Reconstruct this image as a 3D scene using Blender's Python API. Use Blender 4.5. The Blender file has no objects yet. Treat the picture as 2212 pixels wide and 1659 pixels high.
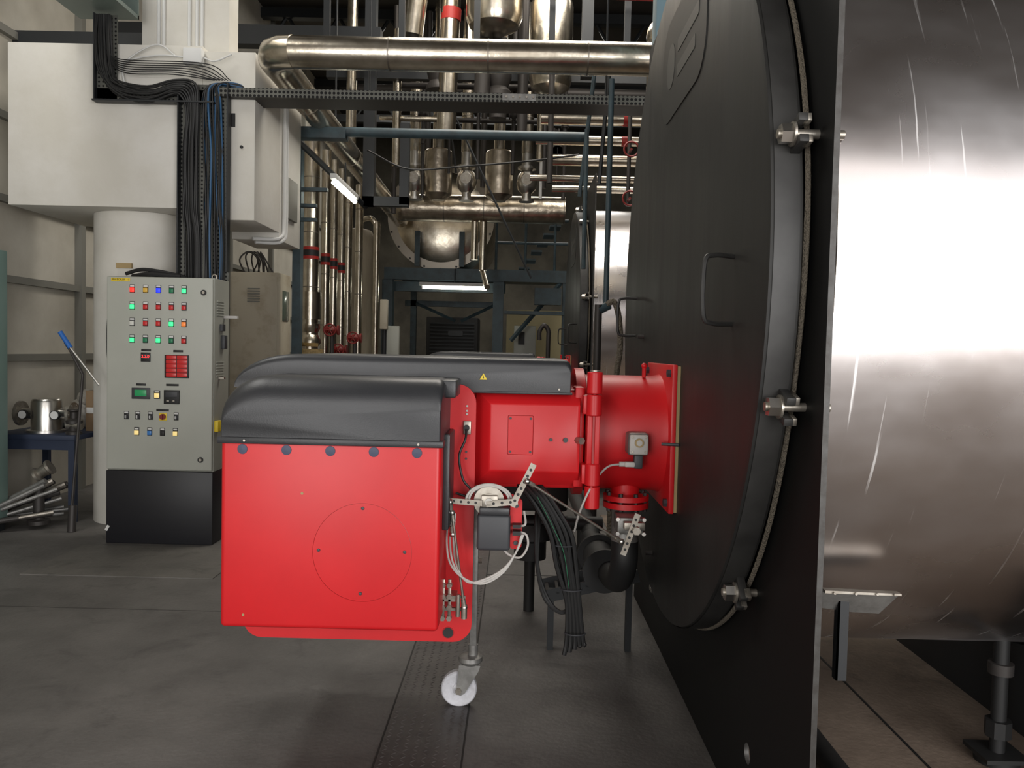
import bpy, bmesh, math, random
from mathutils import Vector, Matrix
random.seed(7)
scene = bpy.context.scene
scene.view_settings.view_transform = 'Standard'

# ------------------------------------------------------------------ materials
def mat(name, col, rough=0.5, metal=0.0, col2=None, nscale=4.0, bump=0.0, bscale=30.0, emit=None, estr=0.0,
        rough2=None, stretch=(1, 1, 1), lo=0.35, hi=0.65, coat=0.0, spec=None):
    m = bpy.data.materials.new(name)
    m.use_nodes = True
    nt = m.node_tree
    b = nt.nodes['Principled BSDF']
    b.inputs['Base Color'].default_value = (*col, 1)
    b.inputs['Roughness'].default_value = rough
    b.inputs['Metallic'].default_value = metal
    if spec is not None: b.inputs['Specular IOR Level'].default_value = spec
    if coat: b.inputs['Coat Weight'].default_value = coat
    if emit:
        b.inputs['Emission Color'].default_value = (*emit, 1)
        b.inputs['Emission Strength'].default_value = estr
    if col2 or bump or rough2 is not None:
        tc = nt.nodes.new('ShaderNodeTexCoord')
        mp = nt.nodes.new('ShaderNodeMapping')
        mp.inputs['Scale'].default_value = stretch
        nt.links.new(tc.outputs['Object'], mp.inputs['Vector'])
        n = nt.nodes.new('ShaderNodeTexNoise')
        n.inputs['Scale'].default_value = nscale
        n.inputs['Detail'].default_value = 6
        n.inputs['Roughness'].default_value = 0.62
        nt.links.new(mp.outputs[0], n.inputs['Vector'])
        r = nt.nodes.new('ShaderNodeMapRange')
        r.inputs['From Min'].default_value = lo
        r.inputs['From Max'].default_value = hi
        nt.links.new(n.outputs['Fac'], r.inputs['Value'])
        if col2:
            mx = nt.nodes.new('ShaderNodeMix'); mx.data_type = 'RGBA'
            mx.inputs[6].default_value = (*col, 1)
            mx.inputs[7].default_value = (*col2, 1)
            nt.links.new(r.outputs[0], mx.inputs[0])
            nt.links.new(mx.outputs[2], b.inputs['Base Color'])
        if rough2 is not None:
            r2 = nt.nodes.new('ShaderNodeMapRange')
            r2.inputs['To Min'].default_value = rough
            r2.inputs['To Max'].default_value = rough2
            nt.links.new(r.outputs[0], r2.inputs['Value'])
            nt.links.new(r2.outputs[0], b.inputs['Roughness'])
        if bump:
            n2 = nt.nodes.new('ShaderNodeTexNoise')
            n2.inputs['Scale'].default_value = bscale
            n2.inputs['Detail'].default_value = 4
            nt.links.new(mp.outputs[0], n2.inputs['Vector'])
            bp = nt.nodes.new('ShaderNodeBump')
            bp.inputs['Strength'].default_value = bump
            bp.inputs['Distance'].default_value = 0.02
            nt.links.new(n2.outputs['Fac'], bp.inputs['Height'])
            nt.links.new(bp.outputs[0], b.inputs['Normal'])
    return m

RED = mat('red_paint', (0.62, 0.012, 0.016), 0.40, col2=(0.56, 0.010, 0.014), nscale=3)
REDD = mat('red_paint_dark', (0.36, 0.01, 0.012), 0.4)
HOOD = mat('black_plastic', (0.024, 0.025, 0.028), 0.40, bump=0.05, bscale=220, col2=(0.031, 0.032, 0.035), nscale=5)
BLK = mat('black_rubber', (0.012, 0.012, 0.012), 0.55)
DKGREY = mat('dark_grey_plastic', (0.045, 0.047, 0.052), 0.5)
SLATE = mat('slate_blue_plug', (0.045, 0.055, 0.10), 0.5)
ZINC = mat('zinc_steel', (0.42, 0.39, 0.34), 0.4, 0.8, col2=(0.28, 0.25, 0.21), nscale=18)
BRIGHT = mat('bright_steel', (0.62, 0.60, 0.56), 0.3, 1.0)
WHITEC = mat('white_cable', (0.48, 0.46, 0.43), 0.5)
GALV = mat('galvanised', (0.30, 0.295, 0.28), 0.45, 0.6, col2=(0.20, 0.195, 0.185), nscale=20)
WHEEL = mat('nylon_wheel', (0.62, 0.62, 0.66), 0.45, col2=(0.46, 0.46, 0.48), nscale=30)
PIPE = mat('aluminium_cladding', (0.74, 0.68, 0.57), 0.25, 1.0, col2=(0.50, 0.44, 0.35), nscale=6, bump=0.12, bscale=9)
PIPEW = mat('crumpled_cladding', (0.74, 0.66, 0.54), 0.30, 1.0, col2=(0.42, 0.36, 0.28), nscale=5, bump=0.55, bscale=7)
PIPED = mat('dark_pipe', (0.05, 0.045, 0.042), 0.5, 0.4)
JOINT = mat('cladding_seam', (0.3, 0.27, 0.23), 0.4, 1.0)
STEELBL = mat('blue_grey_steel', (0.045, 0.078, 0.094), 0.5, col2=(0.030, 0.046, 0.054), nscale=8)
STEELLT = mat('pale_blue_steel', (0.13, 0.21, 0.25), 0.5)
BEAMG = mat('grey_green_beam', (0.16, 0.20, 0.18), 0.5)
STEELDK = mat('dark_steel', (0.014, 0.016, 0.018), 0.5)
TRAYDK = mat('tray_underside_shade', (0.040, 0.037, 0.031), 0.6)  # darker than the tray metal: shade on its underside put into the colour
WHITE = mat('white_plaster', (0.69, 0.67, 0.62), 0.75, col2=(0.60, 0.575, 0.51), nscale=1.4, bump=0.1, bscale=12)
WALLM = mat('painted_sheet_wall', (0.56, 0.53, 0.46), 0.7, col2=(0.42, 0.39, 0.33), nscale=1.2)
FRAME = mat('wall_frame_grey', (0.20, 0.195, 0.17), 0.6)
CEIL = mat('dark_roof', (0.040, 0.034, 0.028), 0.8)
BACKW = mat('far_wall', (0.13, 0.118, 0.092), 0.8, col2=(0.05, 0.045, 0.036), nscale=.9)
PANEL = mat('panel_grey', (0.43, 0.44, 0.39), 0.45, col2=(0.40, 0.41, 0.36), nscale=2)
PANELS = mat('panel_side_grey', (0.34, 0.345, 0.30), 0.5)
PLINTH = mat('panel_plinth', (0.010, 0.010, 0.013), 0.45)
BEIGE = mat('beige_cabinet', (0.50, 0.45, 0.35), 0.55, col2=(0.34, 0.27, 0.18), nscale=5, lo=.52, hi=.78)
TEAL = mat('teal_cabinet', (0.22, 0.33, 0.30), 0.5)
DOORM = mat('boiler_black_paint', (0.0145, 0.0142, 0.014), 0.42, 0.0, col2=(0.021, 0.0205, 0.019), nscale=2.2, rough2=0.54,
            bump=0.08, bscale=2.5, stretch=(1, 1.6, .22), spec=.34)
RIMM = mat('rim_black_paint', (0.042, 0.041, 0.039), 0.5, 0.2, col2=(0.024, 0.023, 0.022), nscale=6)
PLATEM = mat('plate_black_paint', (0.005, 0.005, 0.005), 0.6, 0.0, spec=.25)
EDGEM = mat('plate_edge', (0.07, 0.068, 0.065), 0.5, 0.4, col2=(0.04, 0.036, 0.032), nscale=30)
ROPE = mat('gasket_rope', (0.17, 0.145, 0.11), 0.9, bump=0.8, bscale=150)
BRASS = mat('gasket_edge', (0.36, 0.26, 0.12), 0.6)
BLUEC = mat('blue_cable', (0.02, 0.09, 0.20), 0.5)
BLUE = mat('blue_grip', (0.02, 0.13, 0.45), 0.5)
BENCH = mat('bench_blue', (0.02, 0.03, 0.06), 0.6)
CARD = mat('cardboard', (0.24, 0.16, 0.09), 0.8)
PLASTIC = mat('plastic_wrap', (0.42, 0.40, 0.35), 0.3, bump=1.0, bscale=14, col2=(0.25, 0.23, 0.2), nscale=10)
YEL = mat('yellow_label', (0.75, 0.55, 0.03), 0.5)
REDW = mat('valve_red', (0.20, 0.015, 0.012), 0.5)
BROWNR = mat('band_red', (0.36, 0.02, 0.015), 0.5)
TANKM = mat('pale_tank', (0.48, 0.42, 0.32), 0.6, col2=(0.26, 0.21, 0.15), nscale=2, stretch=(1, 1, .3))
WICK = mat('mesh_guard', (0.38, 0.28, 0.13), 0.7, col2=(0.2, 0.14, 0.06), nscale=40)
TUBE = mat('lit_tube', (1, 1, 1), 0.5, emit=(1.0, 1.0, 0.86), estr=14)
LCDG = mat('lcd_green', (0.02, 0.12, 0.05), 0.3, emit=(0.02, 0.5, 0.15), estr=0.25)
SEG = mat('red_segment', (0.5, 0.0, 0.0), 0.4, emit=(1.0, 0.03, 0.03), estr=2.5)
LABW = mat('label_white', (0.66, 0.66, 0.64), 0.6)
PLAQUE = mat('door_plaque', (0.034, 0.034, 0.032), 0.5, 0.2)
PLAQ2 = mat('door_plaque_mark', (0.085, 0.085, 0.08), 0.5, 0.2)

def lampmat(n, c, e): return mat('indicator_' + n, c, 0.3, emit=c, estr=e)
LM = {'r': lampmat('red', (0.40, 0.015, 0.015), .3), 'R': lampmat('red_lit', (0.95, 0.03, 0.02), 1.2),
      'y': lampmat('amber', (0.50, 0.30, 0.04), .3), 'b': lampmat('blue', (0.02, 0.04, 0.85), 1.0),
      'g': lampmat('green', (0.01, 0.14, 0.06), .25), 'G': lampmat('green_lit', (0.05, 0.85, 0.28), 1.0),
      'w': lampmat('white', (0.5, 0.5, 0.45), .2), 'o': lampmat('orange', (0.75, 0.2, 0.04), .5),
      'Y': lampmat('warm', (0.85, 0.65, 0.25), .6), 'B': lampmat('pale_blue', (0.04, 0.17, 0.45), .1),
      'k': BLK}

def perf_mat():
    m = mat('perforated_tray', (0.20, 0.20, 0.185), 0.45, 0.6)
    nt = m.node_tree; b = nt.nodes['Principled BSDF']
    tc = nt.nodes.new('ShaderNodeTexCoord')
    v = nt.nodes.new('ShaderNodeTexVoronoi'); v.inputs['Scale'].default_value = 32; v.inputs['Randomness'].default_value = 0
    nt.links.new(tc.outputs['Object'], v.inputs['Vector'])
    g = nt.nodes.new('ShaderNodeMath'); g.operation = 'LESS_THAN'; g.inputs[1].default_value = 0.38
    nt.links.new(v.outputs['Distance'], g.inputs[0])
    mx = nt.nodes.new('ShaderNodeMix'); mx.data_type = 'RGBA'
    mx.inputs[6].default_value = (0.13, 0.13, 0.115, 1); mx.inputs[7].default_value = (0.008, 0.008, 0.008, 1)
    nt.links.new(g.outputs[0], mx.inputs[0]); nt.links.new(mx.outputs[2], b.inputs['Base Color'])
    return m
PERF = perf_mat()

def jacket_mat():
    m = mat('boiler_jacket', (0.62, 0.60, 0.60), 0.3, 1.0)
    nt = m.node_tree; b = nt.nodes['Principled BSDF']; L = nt.links.new
    tc = nt.nodes.new('ShaderNodeTexCoord')
    mp = nt.nodes.new('ShaderNodeMapping'); mp.inputs['Scale'].default_value = (.8, 1, 1.3); L(tc.outputs['Object'], mp.inputs[0])
    n = nt.nodes.new('ShaderNodeTexNoise'); n.inputs['Scale'].default_value = 2.0; n.inputs['Detail'].default_value = 8; L(mp.outputs[0], n.inputs['Vector'])
    cr = nt.nodes.new('ShaderNodeValToRGB')
    cr.color_ramp.elements[0].position = .35; cr.color_ramp.elements[0].color = (0.64, 0.595, 0.58, 1)
    cr.color_ramp.elements[1].position = .65; cr.color_ramp.elements[1].color = (0.82, 0.80, 0.81, 1)
    L(n.outputs['Fac'], cr.inputs[0])
    # fine handling scratches, running diagonally
    mp2 = nt.nodes.new('ShaderNodeMapping'); mp2.inputs['Rotation'].default_value = (0.0, 0.7, 0.0); mp2.inputs['Scale'].default_value = (60, 3, 1.6)
    L(tc.outputs['Object'], mp2.inputs[0])
    n2 = nt.nodes.new('ShaderNodeTexNoise'); n2.inputs['Scale'].default_value = 1.0; n2.inputs['Detail'].default_value = 4; L(mp2.outputs[0], n2.inputs['Vector'])
    r2 = nt.nodes.new('ShaderNodeMapRange'); r2.inputs['From Min'].default_value = .66; r2.inputs['From Max'].default_value = .74; L(n2.outputs['Fac'], r2.inputs[0])
    mx = nt.nodes.new('ShaderNodeMix'); mx.data_type = 'RGBA'; L(r2.outputs[0], mx.inputs[0]); L(cr.outputs[0], mx.inputs[6])
    mx.inputs[7].default_value = (.95, .94, .93, 1); L(mx.outputs[2], b.inputs['Base Color'])
    rr = nt.nodes.new('ShaderNodeMapRange'); rr.inputs['From Min'].default_value = .35; rr.inputs['From Max'].default_value = .65; rr.inputs['To Min'].default_value = .22; rr.inputs['To Max'].default_value = .34; L(n.outputs['Fac'], rr.inputs[0])
    ra = nt.nodes.new('ShaderNodeMath'); ra.operation = 'MULTIPLY_ADD'; ra.inputs[1].default_value = .25; L(r2.outputs[0], ra.inputs[0]); L(rr.outputs[0], ra.inputs[2]); L(ra.outputs[0], b.inputs['Roughness'])
    n3 = nt.nodes.new('ShaderNodeTexNoise'); n3.inputs['Scale'].default_value = 2.2; n3.inputs['Detail'].default_value = 2; L(mp.outputs[0], n3.inputs['Vector'])
    bp = nt.nodes.new('ShaderNodeBump'); bp.inputs['Strength'].default_value = .28; bp.inputs['Distance'].default_value = .02; L(n3.outputs['Fac'], bp.inputs['Height']); L(bp.outputs[0], b.inputs['Normal'])
    return m
JACKET = jacket_mat()

def floor_mat(name, a, c, rough, stain=(0.035, 0.032, 0.03)):
    m = mat(name, a, rough)
    nt = m.node_tree; b = nt.nodes['Principled BSDF']; L = nt.links.new
    tc = nt.nodes.new('ShaderNodeTexCoord')
    n = nt.nodes.new('ShaderNodeTexNoise'); n.inputs['Scale'].default_value = 1.3; n.inputs['Detail'].default_value = 11; n.inputs['Roughness'].default_value = .68; L(tc.outputs['Object'], n.inputs['Vector'])
    cr = nt.nodes.new('ShaderNodeValToRGB')
    cr.color_ramp.elements[0].position = .36; cr.color_ramp.elements[0].color = (*a, 1)
    cr.color_ramp.elements[1].position = .66; cr.color_ramp.elements[1].color = (*c, 1)
    L(n.outputs['Fac'], cr.inputs[0])
    n4 = nt.nodes.new('ShaderNodeTexNoise'); n4.inputs['Scale'].default_value = 3.4; n4.inputs['Detail'].default_value = 9; n4.inputs['Roughness'].default_value = .7; n4.inputs['Distortion'].default_value = .6; L(tc.outputs['Object'], n4.inputs['Vector'])
    r4 = nt.nodes.new('ShaderNodeMapRange'); r4.inputs['From Min'].default_value = .55; r4.inputs['From Max'].default_value = .75; r4.inputs['To Max'].default_value = .7; L(n4.outputs['Fac'], r4.inputs[0])
    mx = nt.nodes.new('ShaderNodeMix'); mx.data_type = 'RGBA'; L(r4.outputs[0], mx.inputs[0]); L(cr.outputs[0], mx.inputs[6]); mx.inputs[7].default_value = (*stain, 1)
    L(mx.outputs[2], b.inputs['Base Color'])
    rr = nt.nodes.new('ShaderNodeMapRange'); rr.inputs['To Min'].default_value = rough-.12; rr.inputs['To Max'].default_value = rough+.15; L(n4.outputs['Fac'], rr.inputs[0]); L(rr.outputs[0], b.inputs['Roughness'])
    n2 = nt.nodes.new('ShaderNodeTexNoise'); n2.inputs['Scale'].default_value = 45; n2.inputs['Detail'].default_value = 6; L(tc.outputs['Object'], n2.inputs['Vector'])
    bp = nt.nodes.new('ShaderNodeBump'); bp.inputs['Strength'].default_value = .25; bp.inputs['Distance'].default_value = .01; L(n2.outputs['Fac'], bp.inputs['Height']); L(bp.outputs[0], b.inputs['Normal'])
    return m
FLOORM = floor_mat('worn_concrete', (0.082, 0.077, 0.072), (0.150, 0.142, 0.133), .55)
FLOORB = floor_mat('brown_concrete', (0.12, 0.088, 0.065), (0.25, 0.195, 0.15), .7, (.05, .035, .025))
SLABM = floor_mat('floor_plate_paint', (0.095, 0.090, 0.082), (0.165, 0.155, 0.14), .55)
CHK = floor_mat('checker_steel', (0.055, 0.050, 0.048), (0.095, 0.086, 0.080), .45)
SEAM = mat('floor_joint', (0.03, 0.028, 0.025), 0.8)

# ------------------------------------------------------------------ builder
class Bld:
    def __init__(s, name):
        s.name = name; s.bm = bmesh.new(); s.mats = []
    def mi(s, m):
        if m not in s.mats: s.mats.append(m)
        return s.mats.index(m)
    def box(s, x0, x1, y0, y1, z0, z1, m, bev=0.0, seg=2, rot=None):
        c = Vector(((x0+x1)/2, (y0+y1)/2, (z0+z1)/2))
        M = Matrix.Translation(c)
        if rot is not None: M = M @ rot.to_4x4()
        M = M @ Matrix.Diagonal((abs(x1-x0), abs(y1-y0), abs(z1-z0), 1))
        r = bmesh.ops.create_cube(s.bm, size=1, matrix=M)
        vs = r['verts']; i = s.mi(m)
        fs = {f for v in vs for f in v.link_faces}
        for f in fs: f.material_index = i
        if bev:
            es = list({e for v in vs for e in v.link_edges})
            bmesh.ops.bevel(s.bm, geom=es, offset=bev, segments=seg, affect='EDGES', profile=.5, material=i)
    def loft(s, rings, m, cap=True, closed=True):
        i = s.mi(m); R = [[s.bm.verts.new(p) for p in r] for r in rings]
        n = len(R[0])
        for a, b in zip(R[:-1], R[1:]):
            for k in range(n if closed else n-1):
                f = s.bm.faces.new((a[k], a[(k+1) % n], b[(k+1) % n], b[k])); f.material_index = i
        if cap:
            for q in (R[0], list(reversed(R[-1]))):
                f = s.bm.faces.new(q); f.material_index = i
    def frame(s, d):
        d = Vector(d).normalized()
        u = d.cross(Vector((0, 0, 1)))
        if u.length < 1e-3: u = d.cross(Vector((0, 1, 0)))
        u.normalize(); return d, u, d.cross(u).normalized()
    def lathe(s, o, d, prof, m, seg=32, cap=True):
        d, u, v = s.frame(d); o = Vector(o)
        rings = [[o + d*h + (u*math.cos(2*math.pi*k/seg) + v*math.sin(2*math.pi*k/seg))*max(r, 1e-4) for k in range(seg)] for r, h in prof]
        s.loft(rings, m, cap)
    def cyl(s, p, q, r, m, r2=None, seg=24):
        p = Vector(p); q = Vector(q)
        s.lathe(p, q-p, [(r, 0), (r if r2 is None else r2, (q-p).length)], m, seg)
    def hexn(s, p, q, r, m): s.cyl(p, q, r, m, seg=6)
    def tube(s, pts, r, m, seg=10, smooth=True, sub=8, closed=False):
        P = [Vector(p) for p in pts]
        if smooth and len(P) > 2:
            Q = []; n = len(P)
            rng = range(n) if closed else range(n-1)
            for i in rng:
                a = P[(i-1) % n] if (closed or i > 0) else P[0]*2-P[1]
                b = P[i]; c = P[(i+1) % n]
                d = P[(i+2) % n] if (closed or i+2 < n) else c*2-b
                for k in range(sub):
                    t = k/sub
                    Q.append(.5*((2*b)+(c-a)*t+(2*a-5*b+4*c-d)*t*t+(-a+3*b-3*c+d)*t**3))
            if not closed: Q.append(P[-1])
            P = Q
        n = len(P); rings = []; u = None
        for i in range(n):
            if closed: t = P[(i+1) % n]-P[i-1]
            else: t = P[min(i+1, n-1)]-P[max(i-1, 0)]
            t.normalize()
            if u is None: _, u, _ = s.frame(t)
            u = (u - t*u.dot(t)).normalized(); v = t.cross(u)
            rings.append([P[i]+(u*math.cos(2*math.pi*k/seg)+v*math.sin(2*math.pi*k/seg))*r for k in range(seg)])
        if closed:
            i = s.mi(m); R = [[s.bm.verts.new(p) for p in r_] for r_ in rings]
            for a in range(len(R)):
                b = (a+1) % len(R)
                for k in range(seg):
                    f = s.bm.faces.new((R[a][k], R[a][(k+1) % seg], R[b][(k+1) % seg], R[b][k])); f.material_index = i
        else: s.loft(rings, m)
    def sph(s, c, r, m, sc=(1, 1, 1), seg=20):
        M = Matrix.Translation(Vector(c)) @ Matrix.Diagonal((r*sc[0], r*sc[1], r*sc[2], 1))
        q = bmesh.ops.create_uvsphere(s.bm, u_segments=seg, v_segments=seg//2, radius=1, matrix=M)
        i = s.mi(m)
        for f in {f for v in q['verts'] for f in v.link_faces}: f.material_index = i
    def prism(s, poly, y0, y1, m, axis='y'):
        def pt(a, b, t): return (a, t, b) if axis == 'y' else ((t, a, b) if axis == 'x' else (a, b, t))
        s.loft([[pt(a, b, y0) for a, b in poly], [pt(a, b, y1) for a, b in poly]], m)
    def done(s, ang=35, parent=None):
        bmesh.ops.recalc_face_normals(s.bm, faces=s.bm.faces)
        me = bpy.data.meshes.new(s.name); s.bm.to_mesh(me); s.bm.free()
        for m in s.mats: me.materials.append(m)
        for p in me.polygons: p.use_smooth = True
        me.set_sharp_from_angle(angle=math.radians(ang))
        o = bpy.data.objects.new(s.name, me); scene.collection.objects.link(o)
        if parent: o.parent = parent
        return o

def rrect(x0, x1, z0, z1, r, n=6):
    out = []
    for cx, cz, a0 in ((x1-r, z1-r, 0), (x0+r, z1-r, 90), (x0+r, z0+r, 180), (x1-r, z0+r, 270)):
        for k in range(n+1):
            a = math.radians(a0+90*k/n); out.append((cx+r*math.cos(a), cz+r*math.sin(a)))
    return out

def text(body, loc, size, m, parent, rot=(math.pi/2, 0, 0), name='lettering', ext=0.0005):
    c = bpy.data.curves.new(name, 'FONT'); c.body = body; c.size = size; c.extrude = ext
    c.align_x = 'CENTER'; c.align_y = 'CENTER'
    o = bpy.data.objects.new(name, c); o.location = loc; o.rotation_euler = rot
    c.materials.append(m); scene.collection.objects.link(o); o.parent = parent
    return o

# ------------------------------------------------------------------ room shell
XL, XR, YF, YB, H = -4.3, 7.5, -4.2, 21.0, 7.0
b = Bld('floor'); b.box(XL, XR, YF, YB, -0.1, 0, FLOORM); b.done()
b = Bld('wall_left'); b.box(XL-.15, XL, YF, YB, 0, H, WALLM)
for z in (0.62, 1.30, 1.96, 2.62, 3.3, 4.0): b.box(XL, XL+.05, 1, YB, z-.03, z+.03, FRAME)
for y in (4.2, 6.0, 7.9, 9.9, 12, 14, 16, 18): b.box(XL, XL+.07, y-.035, y+.035, 0, H, FRAME)
b.done()
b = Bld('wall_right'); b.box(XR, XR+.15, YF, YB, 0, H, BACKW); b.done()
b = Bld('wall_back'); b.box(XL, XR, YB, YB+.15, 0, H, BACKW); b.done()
b = Bld('ceiling'); b.box(XL, XR, YF, YB, H, H+.15, CEIL); b.done()
b = Bld('wall_front')   # big roller-door opening on the right, smaller one on the left, gap above added for the jacket fill light
b.box(XL, -3.8, YF-.15, YF, 0, H, WALLM); b.box(-1.2, 1.3, YF-.15, YF, 0, 4.3, WALLM)
b.box(6.6, XR, YF-.15, YF, 0, H, WALLM); b.box(-3.8, -1.2, YF-.15, YF, 3.4, 4.3, WALLM)
b.box(1.3, 6.6, YF-.15, YF, 3.6, 4.3, WALLM); b.box(-3.8, 6.6, YF-.15, YF, 6.2, H, WALLM); b.done()

b = Bld('floor_seams')
for (x0, x1, y0, y1) in ((-4.2, -.47, 4.35, 4.354), (-.16, .7, 5.2, 5.21), (-.472, -.465, 0, 9), (-.165, -.158, 0, 9)):
    b.box(x0, x1, y0, y1, 0, .0015, SEAM)
b.done()
b = Bld('floor_access_plate')
b.box(-3.05, -1.85, 4.95, 5.7, 0, .006, SLABM); b.done()
b = Bld('checker_plate_strip')
b.box(-.464, -.165, .3, 9, 0, .003, CHK)
ci = b.mi(CHK)
for r in range(0, 130):
    for c in range(8):
        y = 1.6+r*.026; x = -.446+c*.0375
        a = math.radians(45 if (r+c) % 2 else -45)
        ux, uy = math.cos(a)*.014, math.sin(a)*.014; wx, wy = -math.sin(a)*.004, math.cos(a)*.004
        vs = [b.bm.verts.new(p) for p in ((x-ux, y-uy, .003), (x+wx, y+wy, .003), (x+ux, y+uy, .003), (x-wx, y-wy, .003), (x, y, .0062))]
        for k in range(4):
            f = b.bm.faces.new((vs[k], vs[(k+1) % 4], vs[4])); f.material_index = ci
b.done()
b = Bld('boiler_bay_floor'); b.box(.78, 7.4, -4.1, 7.2, 0, .006, FLOORB)
b.box(1.50, 1.51, .2, 7, .006, .008, BLK)
b.done()

# ------------------------------------------------------------------ boilers
def build_boiler(yc, main=True):
    zc = 1.72; R = 1.34; X0 = .624
    b = Bld('fire_tube_boiler')
    b.lathe((X0, yc, zc), (1, 0, 0), [(0.001, 0), (.6, 0), (R-.02, 0), (R-.004, .004), (R, .02), (R, .082), (R-.01, .088)], DOORM, 128, cap=False)
    b.lathe((X0, yc, zc), (1, 0, 0), [(R+.0015, .012), (R+.0015, .076)], RIMM, 128, cap=False)
    pts = []
    for k in range(72):
        a = 2*math.pi*k/72; rr = R-.006+.010*math.sin(a*3+1)+.006*math.sin(a*7)
        pts.append((.722, yc+rr*math.cos(a), zc+rr*math.sin(a)))
    b.tube(pts, .008, ROPE, seg=6, closed=True, sub=2)
    # front tube plate with drain hole
    bm = b.bm
    y0, y1, z1 = yc-1.44, yc+1.44, 3.22
    outer = [(y0, 0), (y1, 0), (y1, z1), (y0, z1)]
    hy, hz, hr = yc-.93, .235, .032
    inner = [(hy+hr*math.cos(t*math.pi/8), hz+hr*1.0*math.sin(t*math.pi/8)) for t in range(16)]
    for x in (.738, .752):
        eo = []
        for loop in (outer, inner):
            vs = [bm.verts.new((x, p[0], p[1])) for p in loop]
            eo += [bm.edges.new((vs[k], vs[(k+1) % len(vs)])) for k in range(len(vs))]
        r = bmesh.ops.triangle_fill(bm, edges=eo, use_beauty=True)
        for g in r['geom']:
            if isinstance(g, bmesh.types.BMFace): g.material_index = b.mi(PLATEM)
    b.loft([[(.738, p[0], p[1]) for p in inner], [(.752, p[0], p[1]) for p in inner]], EDGEM, cap=False)
    b.loft([[(.7378, p[0], p[1]) for p in outer], [(.7522, p[0], p[1]) for p in outer]], EDGEM, cap=False)
    # jacket
    b.lathe((.754, yc, zc), (1, 0, 0), [(1.0, 0), (1.355, .0), (1.36, .005), (1.36, 1.2), (1.364, 1.2), (1.364, 1.24), (1.36, 1.24), (1.36, 2.5), (1.364, 2.5), (1.364, 2.54), (1.36, 2.54), (1.36, 5.2), (1.2, 5.3), (.6, 5.35)], JACKET, 128)
    b.tube([(.785, yc+1.362*math.cos(2*math.pi*k/60), zc+1.362*math.sin(2*math.pi*k/60)) for k in range(60)], .0015, JOINT, seg=5, closed=True, sub=1)
    # door clamps
    for k in range(12):
        if k == 3: continue
        a = math.radians(180-12.3+28.8*k)
        cy, cz = yc+(R+.03)*math.cos(a), zc+(R+.03)*math.sin(a)
        b.cyl((.635, cy, cz), (.80, cy, cz), .012, ZINC, seg=14)
        b.hexn((.642, cy, cz), (.670, cy, cz), .026, BRIGHT)
        b.cyl((.670, cy, cz), (.676, cy, cz), .031, ZINC)
        er, et = Vector((0, math.cos(a), math.sin(a))), Vector((0, -math.sin(a), math.cos(a)))
        rot = Matrix((Vector((1, 0, 0)), er, et)).transposed()
        for sg in (-1, 1):
            c = Vector((.688, cy, cz))+et*sg*.028
            b.box(c.x-.012, c.x+.012, c.y-.04, c.y+.04, c.z-.010, c.z+.010, RIMM, rot=rot, bev=.002)
            c2 = c+er*.022+Vector((.012, 0, 0))
            b.box(c2.x-.010, c2.x+.010, c2.y-.016, c2.y+.016, c2.z-.010, c2.z+.010, ZINC, rot=rot, bev=.002)
    for hy, lean in ((yc-1.01, .03), (yc+.9, 0)):
        b.tube([(.628, hy, 1.745), (.56, hy-lean, 1.745), (.53, hy-lean*1.5, 1.72), (.53, hy-lean*1.5, 1.575), (.56, hy-lean, 1.55), (.628, hy, 1.55)], .0075, RIMM, seg=10, sub=5)
    # plaque with a plain stand-in mark
    def pq(dy, dz): return (yc-.15+dy, 2.67+dz)
    b.prism([pq(*p) for p in rrect(-.42, .42, -.23, .19, .15)], X0-.004, X0+.001, PLAQUE, axis='x')
    b.prism([pq(*p) for p in rrect(.14, .30, -.10, .08, .075)], X0-.006, X0, PLAQ2, axis='x')
    b.prism([pq(*p) for p in rrect(-.30, .08, .0, .05, .01)], X0-.006, X0, PLAQ2, axis='x')
    b.prism([pq(*p) for p in rrect(-.25, .08, -.10, -.05, .01)], X0-.006, X0, PLAQ2, axis='x')
    for (dy, dz) in ((.62, -.18), (-.12, -.83), (.2, -1.15)):
        b.cyl((X0-.03, yc+dy, zc+dz), (X0, yc+dy, zc+dz), .010, PIPED, seg=10)
    # saddles
    for xs in (2.0, 4.6):
        pr = [(yc-1.0, 0), (yc+1.0, 0), (yc+1.0, .76)]
        for k in range(13):
            a = math.radians(-45-90*k/12); pr.append((yc+1.39*math.cos(a), zc+1.39*math.sin(a)))
        pr.append((yc-1.0, .76))
        b.prism(pr, xs, xs+.22, STEELDK, axis='x')
    return b.done(30)
boiler = build_boiler(3.38)
boiler2 = build_boiler(9.5)
boiler2.name = 'fire_tube_boiler.001'

b = Bld('jacket_bracket')
b.loft([[(.885, 2.270, .800), (1.10, 2.270, .795), (1.065, 2.32, .722), (.985, 2.32, .725), (.855, 2.32, .740)], [(.885, 2.276, .800), (1.10, 2.276, .795), (1.065, 2.328, .722), (.985, 2.328, .725), (.855, 2.328, .740)]], GALV)
b.prism([(.885, .803), (1.10, .798), (1.10, .792), (.885, .795)], 2.262, 2.290, ZINC)
b.box(.940, .970, 2.30, 2.305, .53, .765, STEELDK); b.box(.940, .945, 2.30, 2.33, .53, .765, STEELDK)
for x in (.91, .97, 1.03, 1.08): b.cyl((x, 2.255, .797), (x, 2.263, .797), .004, ZINC, seg=8)
b.done()
b = Bld('skid_pipe'); b.cyl((1.13, .6, .045), (1.13, 4.6, .045), .04, BLK); b.done()
b = Bld('drain_leg')
b.cyl((1.78, 2.9, .006), (1.78, 2.9, .46), .026, BLK); b.cyl((1.78, 2.9, .006), (1.78, 2.9, .03), .075, BLK)
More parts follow.
